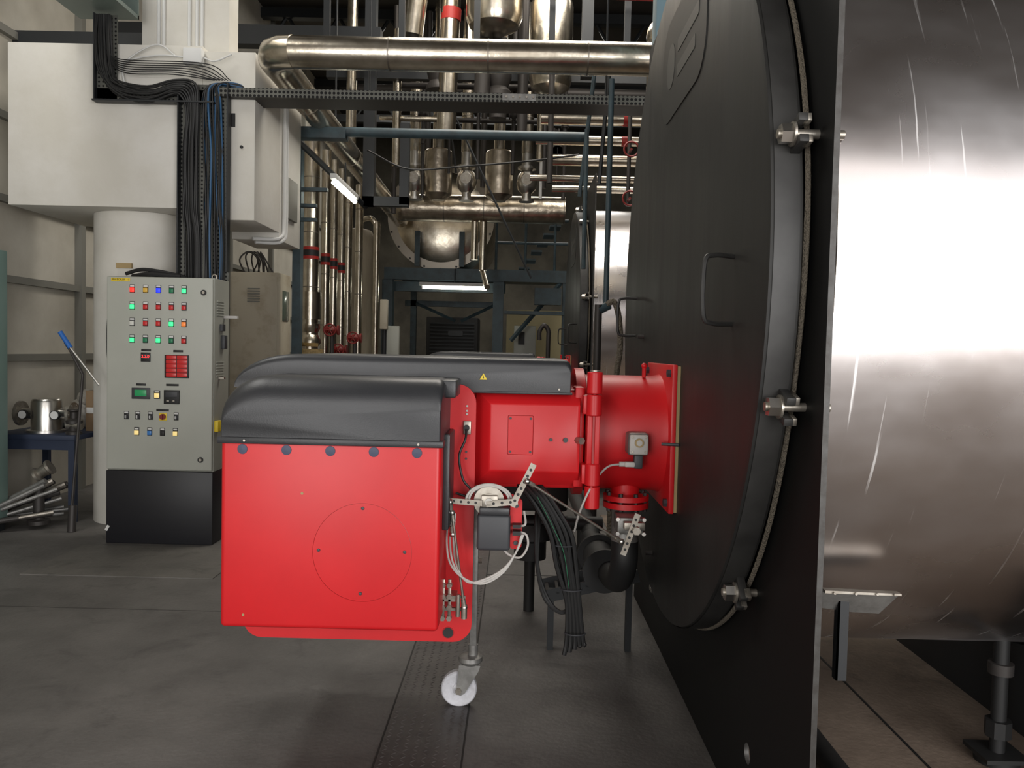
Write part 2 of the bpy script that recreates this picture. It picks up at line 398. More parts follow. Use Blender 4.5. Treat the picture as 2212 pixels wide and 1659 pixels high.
b.cyl((1.78, 2.9, .10), (1.78, 2.9, .16), .045, BLK, seg=8); b.cyl((1.78, 2.9, .33), (1.78, 2.9, .37), .042, PIPED)
b.box(1.70, 1.86, 2.82, 2.98, .03, .045, BLK); b.done()

# ------------------------------------------------------------------ burner
EARTH = mat('earth_wire', (.03, .16, .08), .5)
def build_burner(dy=0.0):
    b = Bld('gas_burner')
    Y = lambda y: y+dy
    b.box(-.985, -.245, Y(2.70), Y(3.0), .500, 1.14, RED, bev=.016, seg=4)
    b.prism(rrect(-1.0, -.145, .365, 1.33, .07), Y(2.985), Y(3.0), RED)
    b.cyl((-.232, Y(2.980), .400), (-.232, Y(2.99), .400), .019, BLK)
    b.cyl((-.232, Y(2.982), .400), (-.232, Y(2.989), .400), .022, REDD)
    b.box(-.97, -.2, Y(3.0), Y(3.62), .43, 1.33, RED, bev=.03, seg=3)
    b.box(-.22, .25, Y(3.10), Y(3.66), .93, 1.315, RED, bev=.02, seg=3)
    def rg(x0, x1, z0, z1, c, y): return [(p[0], Y(y), p[1]) for p in rrect(x0, x1, z0, z1, c, 2)]
    b.loft([rg(-.15, .25, .948, 1.305, .004, 3.11), rg(-.15, .25, .948, 1.305, .004, 3.085), rg(-.098, .243, 1.00, 1.262, .004, 3.03), rg(-.09, .235, 1.008, 1.254, .004, 3.025)], RED)
    b.prism([(x, z) for x, z in rrect(-.025, .067, 1.07, 1.215, .004, 2)], Y(3.022), Y(3.027), RED)
    b.tube([(x, Y(3.0225), z) for x, z in rrect(-.026, .068, 1.069, 1.216, .004, 2)], .0009, REDD, seg=4, smooth=False, closed=True)
    for x in (-.017, .059):
        for z in (1.08, 1.205): b.cyl((x, Y(3.018), z), (x, Y(3.024), z), .0045, DKGREY, seg=10)
    for x in (.135, .19): b.cyl((x, Y(3.015), 1.128), (x, Y(3.026), 1.128), .006 if x < .15 else .009, DKGREY, seg=12)
    b.lathe((.235, Y(3.36), 1.13), (1, 0, 0), [(.25, 0), (.262, .004), (.262, .04), (.25, .044)], RED, 48)
    b.box(.225, .262, Y(3.06), Y(3.2), .945, 1.325, RED, bev=.006)
    b.lathe((.26, Y(3.36), 1.13), (1, 0, 0), [(.22, 0), (.236, .01), (.236, .30), (.245, .345)], RED, 64)
    b.box(.592, .612, Y(3.07), Y(3.66), .848, 1.418, RED, bev=.004)
    b.box(.612, .6245, Y(3.075), Y(3.655), .853, 1.412, BRASS)
    for y in (3.11, 3.62):
        for z in (.885, 1.385): b.hexn((.578, Y(y), z), (.593, Y(y), z), .016, DKGREY)
    b.cyl((.56, Y(3.08), 1.115), (.622, Y(3.06), 1.115), .006, DKGREY)
    b.cyl((.52, Y(3.3), 1.36), (.52, Y(3.3), 1.40), .008, RED, seg=10); b.sph((.52, Y(3.3), 1.408), .012, RED)
    # hinge
    hx, hy = .292, 3.0
    for z0, z1 in ((1.305, 1.386), (1.223, 1.302), (.963, 1.045), (.877, .960)):
        b.lathe((hx, Y(hy), z0), (0, 0, 1), [(.025, 0), (.0285, .003), (.0285, z1-z0-.003), (.025, z1-z0)], RED, 24)
    b.cyl((hx, Y(hy), .88), (hx, Y(hy), 1.39), .011, REDD)
    b.box(hx-.024, hx-.006, Y(2.99), Y(3.12), 1.04, 1.225, RED, bev=.003)
    b.box(hx+.004, hx+.022, Y(2.985), Y(3.13), 1.04, 1.225, RED, bev=.003)
    for z0, z1 in ((1.31, 1.38), (.885, .955)): b.box(hx, hx+.02, Y(3.0), Y(3.2), z0, z1, RED, bev=.003)
    for z0, z1 in ((1.228, 1.297), (.968, 1.04)): b.box(hx-.04, hx, Y(3.0), Y(3.12), z0, z1, RED, bev=.003)
    b.cyl((hx, Y(hy), 1.386), (hx, Y(hy), 1.392), .019, ZINC)
    b.hexn((.235, Y(3.03), 1.128), (.25, Y(3.0), 1.128), .014, ZINC)
    # hoods
    def hood(x0, x1, zb, zt, y0, y1, rl, rr, rho, n=9, m=HOOD):
        prof = [(x1, zb), (x1, zt-rr)]
        for k in range(n+1):
            a = math.radians(90*k/n); prof.append((x1-rr+rr*math.cos(a), zt-rr+rr*math.sin(a)))
        H_ = zt-zb
        for k in range(n+1):
            a = math.radians(90+90*k/n); prof.append((x0+rl[0]+rl[0]*math.cos(a), zt-rl[1]+rl[1]*math.sin(a)))
        prof.append((x0, zb))
        rings = []
        steps = 9; cx = (x0+x1)/2; w = (x1-x0)
        for k in range(steps+1):
            th = math.radians(90*k/steps); ins = rho*(1-math.sin(th)); y = y0+rho*(1-math.cos(th))
            rings.append([(cx+(x-cx)*(1-ins*.12/(w/2)), y, zb+(z-zb)*(1-ins/H_)) for x, z in prof])
        rings.append([(x, y1, z) for x, z in prof])
        b.loft(rings, m)
    hood(-1.05, .205, 1.30, 1.428, Y(3.0), Y(3.68), (.24, .125), .03, .03)
    b.box(-1.06, -.98, Y(3.05), Y(3.66), 1.10, 1.31, HOOD, bev=.02)
    b.box(-.2, .21, Y(2.995), Y(3.1), 1.298, 1.306, HOOD, bev=.002)
    b.cyl((.16, Y(2.994), 1.318), (.16, Y(3.0), 1.318), .004, ZINC, seg=8)
    hood(-.990, -.24, 1.135, 1.355, Y(2.69), Y(3.1), (.15, .12), .03, .095)
    b.box(-.993, -.237, Y(2.682), Y(3.05), 1.128, 1.150, HOOD, bev=.004)
    b.box(-.262, -.205, Y(2.78), Y(3.02), 1.29, 1.352, HOOD, bev=.008)
    for x in (-.9, -.32): b.cyl((x, Y(2.679), 1.139), (x, Y(2.69), 1.139), .004, ZINC, seg=8)
    # warning triangle on the long hood
    b.prism([(-.135, 1.348), (-.107, 1.348), (-.121, 1.372)], Y(2.994), Y(3.006), YEL)
    b.prism([(-.123, 1.353), (-.119, 1.353), (-.121, 1.365)], Y(2.993), Y(3.001), BLK)
    b.box(-.246, -.222, Y(2.78), Y(2.98), .83, 1.165, HOOD, bev=.006)
    for x in (-.912, -.764, -.617, -.471, -.326):
        b.lathe((x, Y(2.701), 1.108), (0, -1, 0), [(.0175, 0), (.0165, .003), (.001, .0045)], SLATE, 28)
    cx, cz, rr = -.505, .767, .167
    b.tube([(cx+rr*math.cos(2*math.pi*k/72), Y(2.6999), cz+rr*math.sin(2*math.pi*k/72)) for k in range(72)], .0009, REDD, seg=5, closed=True, sub=1)
    for ax, az in ((0, .15), (-.147, .005), (.143, .005), (-.004, -.14)):
        b.lathe((cx+ax, Y(2.70), cz+az), (0, -1, 0), [(.006, 0), (.005, .004), (.001, .005)], DKGREY, 12)
    for x, z in ((-.71, .963), (-.905, .545)): b.cyl((x, Y(2.699), z), (x, Y(2.702), z), .005, BRASS, seg=6)
    # socket + cord
    b.box(-.19, -.162, Y(2.972), Y(2.988), 1.145, 1.195, ZINC, bev=.003)
    for z in (1.232, 1.25, 1.22): b.cyl((-.178, Y(2.98), z), (-.178, Y(2.986), z), .004, WHITEC, seg=8)
    b.cyl((-.178, Y(2.96), 1.17), (-.178, Y(2.975), 1.17), .011, BLK)
    b.tube([(-.178, Y(2.96), 1.165), (-.180, Y(2.94), 1.13), (-.20, Y(2.93), 1.07), (-.185, Y(2.92), .99), (-.155, Y(2.92), .95), (-.16, Y(2.92), .925), (-.21, Y(2.93), .935)], .0045, BLK, seg=8)
    for x, z in ((-.178, 1.08), (-.178, 1.055)): b.cyl((x, Y(2.98), z), (x, Y(2.986), z), .004, DKGREY, seg=8)
    # support leg and castor
    b.box(-.165, -.137, Y(3.25), Y(3.28), .20, .92, GALV, bev=.003)
    for z in (.88, .80, .60): b.hexn((-.137, Y(3.265), z), (-.122, Y(3.265), z), .011, ZINC)
    b.cyl((-.151, Y(3.265), .255), (-.151, Y(3.265), .20), .020, GALV)
    b.lathe((-.160, Y(3.265), .212), (0, 0, -1), [(.03, 0), (.048, .006), (.05, .022), (.038, .036), (.03, .04)], GALV, 32)
    for sy in (-1, 1):
        y = 3.265+sy*.030
        b.prism([(-.205, .178), (-.118, .178), (-.125, .155), (-.180, .062), (-.197, .052), (-.214, .062), (-.212, .1)], Y(y-.0025), Y(y+.0025), GALV)
    b.cyl((-.205, Y(3.225), .073), (-.205, Y(3.305), .073), .006, ZINC, seg=12)
    b.hexn((-.205, Y(3.22), .073), (-.205, Y(3.232), .073), .013, ZINC)
    b.lathe((-.205, Y(3.245), .073), (0, 1, 0), [(.012, -.004), (.024, 0), (.026, .004), (.05, .005), (.06, .001), (.068, .0), (.073, .006), (.073, .034), (.068, .040), (.05, .035), (.026, .036), (.012, .044)], WHEEL, 48)
    # servo motor on red bracket
    b.box(-.128, -.008, Y(2.86), Y(2.98), .742, .872, DKGREY, bev=.012, seg=3)
    b.box(-.12, -.012, Y(2.85), Y(2.99), .872, .90, HOOD, bev=.006)
    b.prism(rrect(-.01, .033, .742, .925, .014), Y(2.90), Y(2.915), RED)
    for z in (.765, .90): b.cyl((.012, Y(2.893), z), (.012, Y(2.902), z), .008, DKGREY, seg=12)
    b.prism([(-.13, .895), (.01, .895), (.0, .93), (-.12, .93)], Y(2.96), Y(2.968), RED)
    b.box(.0, .03, Y(2.86), Y(2.9), .80, .815, BLK); b.box(.0, .03, Y(2.86), Y(2.9), .825, .838, BLK)
    # cam disc and rings
    b.lathe((-.087, Y(2.90), .915), (0, -1, 0), [(.052, 0), (.055, .004), (.055, .012), (.03, .014), (.03, .02), (.001, .022)], ZINC, 36)
    for r_, dz in ((.083, 0), (.072, .003)):
        b.tube([(-.087+r_*math.cos(math.radians(a)), Y(2.885), .915+dz+r_*.75*math.sin(math.radians(a))) for a in range(-10, 200, 15)], .0045, WHITEC, seg=8)
    b.box(-.115, -.055, Y(2.865), Y(2.89), .897, .94, ZINC, bev=.004)
    b.cyl((-.087, Y(2.855), .918), (-.087, Y(2.87), .918), .014, BRIGHT)
    def lever(p, q, w, t, n, m=ZINC):
        p = Vector(p); q = Vector(q); d = (q-p); L_ = d.length; d.normalize(); nn = Vector((0, -1, 0)); u = d.cross(nn).normalized()
        c = [p-d*w*.5+u*w/2, q+d*w*.5+u*w/2, q+d*w*.5-u*w/2, p-d*w*.5-u*w/2]
        b.loft([[x for x in c], [x+nn*t for x in c]], m)
        for k in range(n):
            o = p+d*L_*(k+.5)/n
            b.cyl(o+nn*(t-.001), o+nn*(t+.0012), w*.24, BLK, seg=12)
    lever((-.225, Y(2.86), .920), (-.12, Y(2.86), .914), .020, .004, 4)
    lever((-.085, Y(2.86), .912), (.005, Y(2.86), .922), .022, .005, 3)
    lever((.0, Y(2.86), .915), (.065, Y(2.86), 1.048), .022, .004, 6)
    lever((.462, Y(3.0), .85), (.417, Y(3.0), .715), .022, .004, 6)
    def rod(p, q, r):
        b.cyl(p, q, r, ZINC, seg=12)
        p = Vector(p); q = Vector(q); d = (q-p).normalized()
        b.cyl(p, p+d*.03, r*1.8, ZINC, seg=10); b.cyl(q-d*.03, q, r*1.8, ZINC, seg=10)
        b.sph(p, r*2.5, BRIGHT, seg=12); b.sph(q, r*2.5, BRIGHT, seg=12)
    rod((.048, Y(2.845), .998), (.405, Y(2.985), .758), .0048)
    rod((-.224, Y(2.845), .918), (-.214, Y(2.86), .80), .005)
    rod((-.216, Y(2.845), .88), (-.168, Y(2.88), .53), .0048)
    # lower damper linkage
    for x in (-.245, -.222):
        b.box(x-.006, x+.006, Y(2.88), Y(2.89), .485, .63, ZINC, bev=.002)
        for z in (.49, .53, .57, .61): b.hexn((x, Y(2.87), z), (x, Y(2.895), z), .010, ZINC)
    b.box(-.262, -.165, Y(2.885), Y(2.895), .56, .57, ZINC)
    b.box(-.262, -.17, Y(2.885), Y(2.895), .515, .525, ZINC)
    b.cyl((-.19, Y(2.87), .50), (-.19, Y(2.87), .58), .008, ZINC); b.cyl((-.168, Y(2.88), .49), (-.168, Y(2.88), .54), .011, ZINC)
    b.box(-.26, -.2, Y(2.88), Y(2.99), .55, .56, ZINC)
    # white cable loops
    for o in (0, .012, .024):
        b.tube([(-.235+o, Y(2.93), .86), (-.237+o, Y(2.9), .76), (-.22+o, Y(2.87), .69-o*.3), (-.17+o*.5, Y(2.85), .645-o*.5), (-.10, Y(2.84), .63+o*.6), (-.03, Y(2.85), .67+o*.5), (.015, Y(2.87), .74), (.04-o*.3, Y(2.88), .80)], .0038, WHITEC, seg=8)
    b.tube([(.025, Y(2.88), .81), (.05, Y(2.87), .80), (.055, Y(2.87), .76), (.03, Y(2.87), .72), (-.01, Y(2.88), .725), (-.04, Y(2.9), .75)], .0042, WHITEC, seg=8)
    b.tube([(.02, Y(2.88), .83), (.045, Y(2.87), .84), (.04, Y(2.9), .88)], .0042, WHITEC, seg=8)
    # pressure switch
    b.box(.428, .508, Y(3.045), Y(3.14), 1.072, 1.157, GALV, bev=.012, seg=3)
    b.box(.433, .503, Y(3.035), Y(3.05), 1.077, 1.152, WHITEC, bev=.006, seg=2)
    b.cyl((.468, Y(3.028), 1.122), (.468, Y(3.04), 1.122), .017, BRASS); b.cyl((.468, Y(3.026), 1.122), (.468, Y(3.03), 1.122), .011, WHITEC)
    for x in (.443, .493):
        for z in (1.087, 1.143): b.cyl((x, Y(3.031), z), (x, Y(3.037), z), .005, ZINC, seg=10)
    b.box(.455, .488, Y(3.06), Y(3.10), 1.02, 1.072, DKGREY, bev=.005); b.box(.42, .46, Y(3.06), Y(3.09), 1.025, 1.045, WHITEC, bev=.005)
    b.cyl((.40, Y(3.075), 1.035), (.43, Y(3.075), 1.035), .010, WHITEC)
    b.tube([(.41, Y(3.075), 1.035), (.36, Y(3.05), 1.03), (.32, Y(3.02), 1.0), (.275, Y(2.97), .94), (.245, Y(2.98), .86), (.235, Y(3.05), .78)], .004, WHITEC, seg=8)
    # gas inlet flange, butterfly valve
    b.cyl((.455, Y(3.3), .87), (.455, Y(3.3), .99), .06, RED)
    b.cyl((.455, Y(3.26), .868), (.455, Y(3.26), .888), .092, RED, seg=40); b.cyl((.455, Y(3.26), .838), (.455, Y(3.26), .860), .092, RED, seg=40)
    for k in range(8):
        a = math.radians(22.5+45*k); x = .455+.078*math.cos(a); y = 3.26+.078*math.sin(a)
        b.hexn((x, Y(y), .825), (x, Y(y), .90), .009, PIPED)
    b.cyl((.455, Y(3.26), .70), (.455, Y(3.26), .84), .055, GALV, seg=32)
    b.box(.40, .50, Y(3.07), Y(3.2), .765, .83, GALV, bev=.006)
    b.box(.42, .50, Y(3.03), Y(3.07), .79, .82, ZINC, bev=.004)
    b.cyl((.46, Y(2.98), .80), (.46, Y(3.2), .80), .013, ZINC); b.hexn((.46, Y(2.975), .80), (.46, Y(2.99), .80), .016, ZINC)
    for x in (.40, .50):
        for z in (.77, .825): b.hexn((x, Y(3.06), z), (x, Y(3.075), z), .008, BRIGHT)
    # black cable bundle
    for i in range(9):
        o = (i-4)*.010; o2 = random.uniform(-.01, .01); yo = (i % 2)*.02
        b.tube([(.02+o, Y(3.2), .96), (.075+o, Y(3.08+yo), .93), (.135+o, Y(3.05+yo), .86+o2), (.185+o, Y(3.05+yo), .76), (.215+o+o2, Y(3.06+yo), .64), (.238+o*.6, Y(3.07+yo), .5), (.25+o*.8, Y(3.08+yo), .36+o2*2), (.25+o, Y(3.08+yo), .29+i*.006)], .009, BLK, seg=8)
    for z, x in ((.72, .198), (.55, .23), (.38, .248)): b.tube([(x+.04*math.cos(t*.8), Y(3.07)+.03*math.sin(t*.8), z) for t in range(8)], .003, DKGREY, seg=6, closed=True, sub=2)
    for i in range(2):
        b.tube([(.10+i*.01, Y(3.12), .90), (.09+i*.012, Y(3.12), .78), (.10, Y(3.12), .62), (.13+i*.01, Y(3.12), .50), (.19, Y(3.1), .45), (.24, Y(3.1), .47)], .008, BLK, seg=8)
    b.tube([(.09, Y(3.035), .91), (.15, Y(3.03), .80), (.195, Y(3.03), .70), (.22, Y(3.045), .56)], .0015, EARTH, seg=6)
    return b.done(32)
burner = build_burner(0.0)
burner2 = build_burner(6.17); burner2.name = 'gas_burner.001'

b = Bld('gas_train')
b.tube([(.455, 3.26, .70), (.455, 3.27, .60), (.45, 3.4, .50), (.44, 3.7, .46), (.42, 4.3, .46)], .055, BLK, seg=20)
b.lathe((.42, 3.62, .47), (0, 1, 0), [(.10, 0), (.10, .03), (.075, .03), (.075, .3), (.10, .3), (.10, .33)], BLK, 28)
b.cyl((.43, 4.3, .46), (.43, 8.6, .46), .05, BLK)
b.cyl((.43, 5.0, 0), (.43, 5.0, .46), .03, BLK)
b.box(-.1, .3, 4.4, 4.6, .58, .78, BLK, bev=.02); b.cyl((-.3, 4.5, .5), (.5, 4.5, .5), .04, BLK)
b.lathe((.1, 4.5, .3), (0, 0, 1), [(.09, 0), (.09, .1), (.14, .12), (.14, .14), (.1, .2)], BLK, 24)
b.cyl((.1, 4.5, 0), (.1, 4.5, .3), .03, BLK)
b.box(-.12, .02, 4.38, 4.42, .9, 1.0, DKGREY, bev=.006); b.cyl((-.05, 4.4, .78), (-.05, 4.4, .9), .012, PIPED)
b.done()
b = Bld('cable_ladder')
for s_ in (0, 1):
    b.box(.15, .62, 3.86+s_*.2, 3.87+s_*.2, .30, .36, STEELDK, rot=Matrix.Rotation(math.radians(-14), 3, 'Y'))
for k in range(10): b.box(.17+k*.047, .185+k*.047, 3.86, 4.06, .28+k*.0118, .29+k*.0118, PIPED)
b.box(.18, .21, 3.9, 3.93, 0, .3, STEELDK); b.box(.56, .59, 3.9, 3.93, 0, .4, STEELDK)
b.done()

# ------------------------------------------------------------------ control panel
PX, PY, PT = -2.94, 5.79, 1.925
b = Bld('control_panel')
b.box(PX, PX+.77, PY, PY+.31, 0, .53, PLINTH, bev=.006)
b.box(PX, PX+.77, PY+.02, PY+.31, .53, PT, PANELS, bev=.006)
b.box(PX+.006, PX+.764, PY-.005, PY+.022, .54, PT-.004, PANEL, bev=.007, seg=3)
def at(u, v): return PX+u, PT-v
cols = (.19, .285, .377, .47, .56); rows = (.095, .215, .332, .452)
code = ['RybgG', 'Grrrr', 'wrrGo', 'GgGgr']
F = PY-.005
for ri, v in enumerate(rows):
    for ci_, u in enumerate(cols):
        x, z = at(u, v)
        b.box(x-.019, x+.019, F-.004, F, z-.022, z+.036, BLK, bev=.002)
        b.box(x-.015, x+.015, F-.005, F, z+.020, z+.032, LABW)
        b.box(x-.015, x+.015, F-.014, F, z-.018, z+.014, LM[code[ri][ci_]], bev=.004)
def plate(u, v, w, h, m, t=.004): x, z = at(u, v); b.box(x-w/2, x+w/2, F-t, F, z-h/2, z+h/2, m, bev=min(.002, t*.4))
plate(.29, .525, .07, .016, BLK); plate(.52, .527, .07, .016, BLK)
plate(.288, .575, .068, .066, BLK, .008); plate(.288, .57, .054, .032, DKGREY, .010)
plate(.512, .637, .175, .165, BLK, .008)
for i in range(2):
    for k in range(5): plate(.473+i*.078, .573+k*.031, .074, .028, LM['r'], .010)
plate(.255, .772, .07, .016, BLK); plate(.48, .77, .09, .016, BLK)
plate(.255, .835, .13, .08, DKGREY, .010); plate(.255, .832, .085, .045, LCDG, .012)
plate(.37, .842, .045, .06, BLK, .005); plate(.37, .848, .034, .034, LM['Y'], .012); plate(.37, .822, .034, .01, LABW, .006)
plate(.477, .857, .11, .10, BLK, .012); plate(.477, .838, .085, .04, DKGREY, .014); plate(.45, .885, .02, .01, ZINC, .014); plate(.49, .885, .02, .01, ZINC, .014)
plate(.41, .952, .09, .016, BLK)
for i, u in enumerate((.15, .232, .324, .415, .508)):
    x, z = at(u, 1.0)
    if i == 3:
        plate(u, 1.0, .055, .055, YEL, .006); b.cyl((x, F-.02, z), (x, F, z), .021, REDW); b.box(x-.004, x+.004, F-.028, F-.018, z-.018, z+.018, REDW)
    else:
        plate(u, .995, .034, .058, BLK, .004); plate(u, .975, .028, .012, LABW, .006)
        b.cyl((x, F-.012, z-.004), (x, F, z-.004), .013, DKGREY); b.box(x-.003, x+.003, F-.02, F-.01, z-.015, z+.007, LABW)
for u, m_ in ((.225, 'Y'), (.318, 'B'), (.41, 'k'), (.503, 'Y')):
    plate(u, 1.108, .036, .058, BLK, .004); plate(u, 1.09, .028, .012, LABW, .006); plate(u, 1.118, .03, .03, LM[m_], .012)
plate(.105, .026, .135, .024, YEL, .002)
for u, v in ((.70, .106), (.685, 1.305)):
    x, z = at(u, v); b.cyl((x, F-.008, z), (x, F, z), .02, BLK); b.cyl((x, F-.011, z), (x, F, z), .010, ZINC)
SX = PX+.77
for k in range(6): b.box(SX, SX+.006, PY+.06, PY+.2, 1.76-k*.02, 1.768-k*.02, PANEL)
for k in range(6): b.box(SX, SX+.006, PY+.06, PY+.2, 1.32-k*.02, 1.328-k*.02, PANEL)
b.box(SX, SX+.03, PY+.14, PY+.2, 1.42, 1.52, DKGREY, bev=.004); b.box(SX, SX+.02, PY+.12, PY+.18, 1.55, 1.6, DKGREY)
b.box(SX, SX+.04, PY+.1, PY+.13, 1.2, 1.215, ZINC)
b.box(SX, SX+.03, PY+.02, PY+.1, .82, .90, YEL, bev=.006); b.box(SX, SX+.10, PY+.2, PY+.23, 1.645, 1.665, WHITEC)
b.tube([(PX+.72, PY+.1, PT-.003), (PX+.72, PY+.1, PT+.02), (PX+.735, PY+.1, PT+.032), (PX+.75, PY+.1, PT+.02), (PX+.75, PY+.1, PT-.003)], .005, ZINC, seg=8)
b.tube([(PX-.01, PY+.1, 1.78), (PX-.03, PY+.08, 1.6), (PX-.03, PY+.08, 1.35), (PX-.01, PY+.1, 1.22)], .006, BLK, seg=8)
b.box(PX+.0, PX+.02, PY-.002, PY, .09, .13, LABW, rot=Matrix.Rotation(.5, 3, 'Y'))
cp = b.done(35)
x, z = at(.105, .026); text('MH BOILER - 1', (x, F-.003, z), .019, BLK, cp, name='panel_label')
x, z = at(.288, .570); text('2.2.0', (x, F-.0108, z), .030, SEG, cp, name='display_digits')

b = Bld('teal_electrical_cabinet')
b.box(-4.22, -3.86, 5.75, 6.13, .08, 2.12, TEAL, bev=.008); b.box(-4.22, -3.88, 5.77, 6.12, 0, .08, STEELDK)
b.box(-4.20, -3.89, 5.735, 5.75, .14, 2.06, TEAL, bev=.004); b.done()

b = Bld('beige_switch_cabinet')
b.box(-2.84, -2.35, 8.0, 8.4, .1, 2.17, BEIGE, bev=.01); b.box(-2.82, -2.37, 8.02, 8.4, 0, .1, STEELDK)
b.box(-2.82, -2.37, 7.985, 8.0, .14, 2.13, BEIGE, bev=.004)
for zz in (2.0, 1.1):
    for k in range(6): b.box(-2.66, -2.54, 7.975, 7.987, zz-k*.025, zz+.012-k*.025, FRAME)
b.box(-2.35, -2.343, 8.1, 8.3, 1.7, 2.0, mat('cabinet_glass', (.12, .15, .12), .15), bev=.002)
b.box(-2.40, -2.385, 7.97, 7.99, 1.1, 1.2, BLK)
for k in range(5):
    b.tube([(-2.75+k*.05, 8.15, 2.18), (-2.78+k*.06, 8.1, 2.30+.03*(k % 2)), (-2.70+k*.03, 8.12, 2.38), (-2.60+k*.02, 8.1, 2.30), (-2.66+k*.05, 8.15, 2.18)], .008, PIPED, seg=6)
b.done()

# ------------------------------------------------------------------ concrete column with duct box
b = Bld('round_column')
b.lathe((-3.1, 6.72, 0), (0, 0, 1), [(.37, 0), (.37, 2.478)], WHITE, 64)
b.box(-3.14, -3.02, 6.335, 6.36, 2.03, 2.07, BRASS)
b.done()
b = Bld('white_duct_box')
b.box(-3.90, -2.42, 6.2, 7.3, 2.48, 3.70, WHITE, bev=.006)
b.box(-2.42, -2.02, 6.2, 6.85, 2.40, 3.66, WHITE, bev=.006)
b.box(-2.42, -2.02, 6.85, 7.5, 2.34, 3.60, WHITE, bev=.006)
b.box(-2.02, -1.99, 7.0, 7.3, 2.55, 2.9, FRAME, bev=.006)
for i, yy in enumerate((6.92, 6.98)):
    b.tube([(-2.0, yy, 3.55), (-2.0, yy, 2.9), (-2.0, yy, 2.5), (-2.02, yy-.05, 2.36-i*.02), (-2.2, yy-.2, 2.33-i*.02)], .016, LABW, seg=8)
b.cyl((-2.12, 6.19, 2.95), (-2.12, 6.2, 2.95), .012, BLK); b.box(-2.2, -2.17, 6.192, 6.2, 3.1, 3.2, BLK)
b.done()
b = Bld('upper_column')
b.box(-3.0, -2.31, 6.45, 6.66, 3.702, H, WHITE, bev=.01)
for x in (-2.86, -2.82, -2.62, -2.56, -2.52): b.cyl((x, 6.44, 3.72), (x+.0, 6.44, H), .013, LABW, seg=10)
b.box(-2.54, -2.40, 6.12, 6.19, 3.54, 3.66, LABW, bev=.008)
for sx in (-.02, .06): b.tube([(-2.54-sx, 6.16, 3.6), (-2.75, 6.14, 3.62+sx), (-3.0, 6.17, 3.55), (-3.0, 6.17, 3.40)], .006, LABW, seg=6)
b.tube([(-2.4, 6.16, 3.6), (-2.3, 6.12, 3.56), (-2.18, 6.14, 3.62)], .006, LABW, seg=6)
b.done()

# cable trays and cables
b = Bld('cable_tray')
b.box(-3.21, -3.05, 6.165, 6.175, 3.26, 3.9, PERF); b.box(-3.21, -3.2, 6.12, 6.175, 3.26, 3.9, STEELDK)
b.box(-3.21, -2.3, 6.165, 6.175, 3.26, 3.36, PERF)
b.box(-3.21, -2.3, 6.10, 6.175, 3.25, 3.262, STEELDK)
b.box(-2.57, -2.2, 6.165, 6.175, 1.3, 3.4, PERF); b.box(-2.575, -2.565, 6.11, 6.175, 1.3, 3.4, STEELDK); b.box(-2.205, -2.195, 6.11, 6.175, 2.0, 3.4, STEELDK)
b.box(-2.3, 3.0, 6.12, 6.135, 3.305, 3.37, PERF); b.box(-2.3, 3.0, 6.135, 6.40, 3.305, 3.315, TRAYDK); b.box(-2.3, 3.0, 6.40, 6.41, 3.305, 3.37, STEELDK)
b.box(-.15, .1, 6.11, 6.122, 3.315, 3.365, GALV)
for k in range(5): b.cyl((-.12+k*.05, 6.10, 3.34), (-.12+k*.05, 6.115, 3.34), .008, ZINC, seg=8)
for x in (-1.2, .65, 2.4): b.cyl((x, 6.43, 3.33), (x, 6.43, H), .008, STEELDK, seg=8)
b.done()
b = Bld('cable_bundle')
for i in range(16):
    o = (i % 8-3.5)*.014; yy = 6.125+(i//8)*.022; r_ = random.uniform(.006, .010); j = lambda: random.uniform(-.018, .018)
    b.tube([(-3.14+o, yy, 3.89), (-3.14+o+j(), yy, 3.7), (-3.12+o, yy, 3.48), (-3.03+j(), yy-.01, 3.35+o), (-2.8, yy-.01, 3.31+o+j()), (-2.6, yy-.02, 3.36+o), (-2.49+o, yy-.02, 3.34+o), (-2.47+o*.9, yy, 3.2), (-2.48+o*.9+j(), yy, 2.9), (-2.48+o, yy, 2.5), (-2.46+o+j(), yy+.01, 2.2), (-2.46+o, yy+.01, 1.6)], r_, BLK, seg=7, sub=5)
for i in range(14):
    o = (i-6.5)*.011; yy = 6.12+random.uniform(0, .03); r_ = random.uniform(.005, .008); j = lambda: random.uniform(-.02, .02)
    m_ = BLUEC if i % 4 == 1 else BLK
    b.tube([(.5, 6.27+o*.7, 3.325), (-1.0, 6.27+o*.7, 3.335+abs(o)*.2), (-1.9, 6.26+o*.7, 3.35), (-2.15, 6.18, 3.40+o*.2), (-2.3+o*.5, yy-.02, 3.38), (-2.33+o, yy, 3.25), (-2.31+o+j(), yy, 2.9), (-2.31+o, yy, 2.5), (-2.30+o+j(), yy, 2.2), (-2.30+o, yy+.01, 1.6)], r_, m_, seg=7, sub=5)
for k in range(7): b.tube([(-2.3+k*.02, 6.12, 3.42), (-2.6+k*.04, 6.1, 3.45+k*.014), (-3.0, 6.12, 3.47+k*.015), (-3.12, 6.13, 3.65)], .004, BLK, seg=6)
b.tube([(-2.9, 6.0, 1.96), (-2.75, 5.98, 1.99), (-2.5, 6.02, 1.95), (-2.42, 6.12, 1.9)], .014, BLK, seg=8)
b.tube([(-2.85, 6.0, 1.94), (-2.7, 5.96, 1.955), (-2.5, 6.0, 1.945)], .018, BLK, seg=8)
b.done()

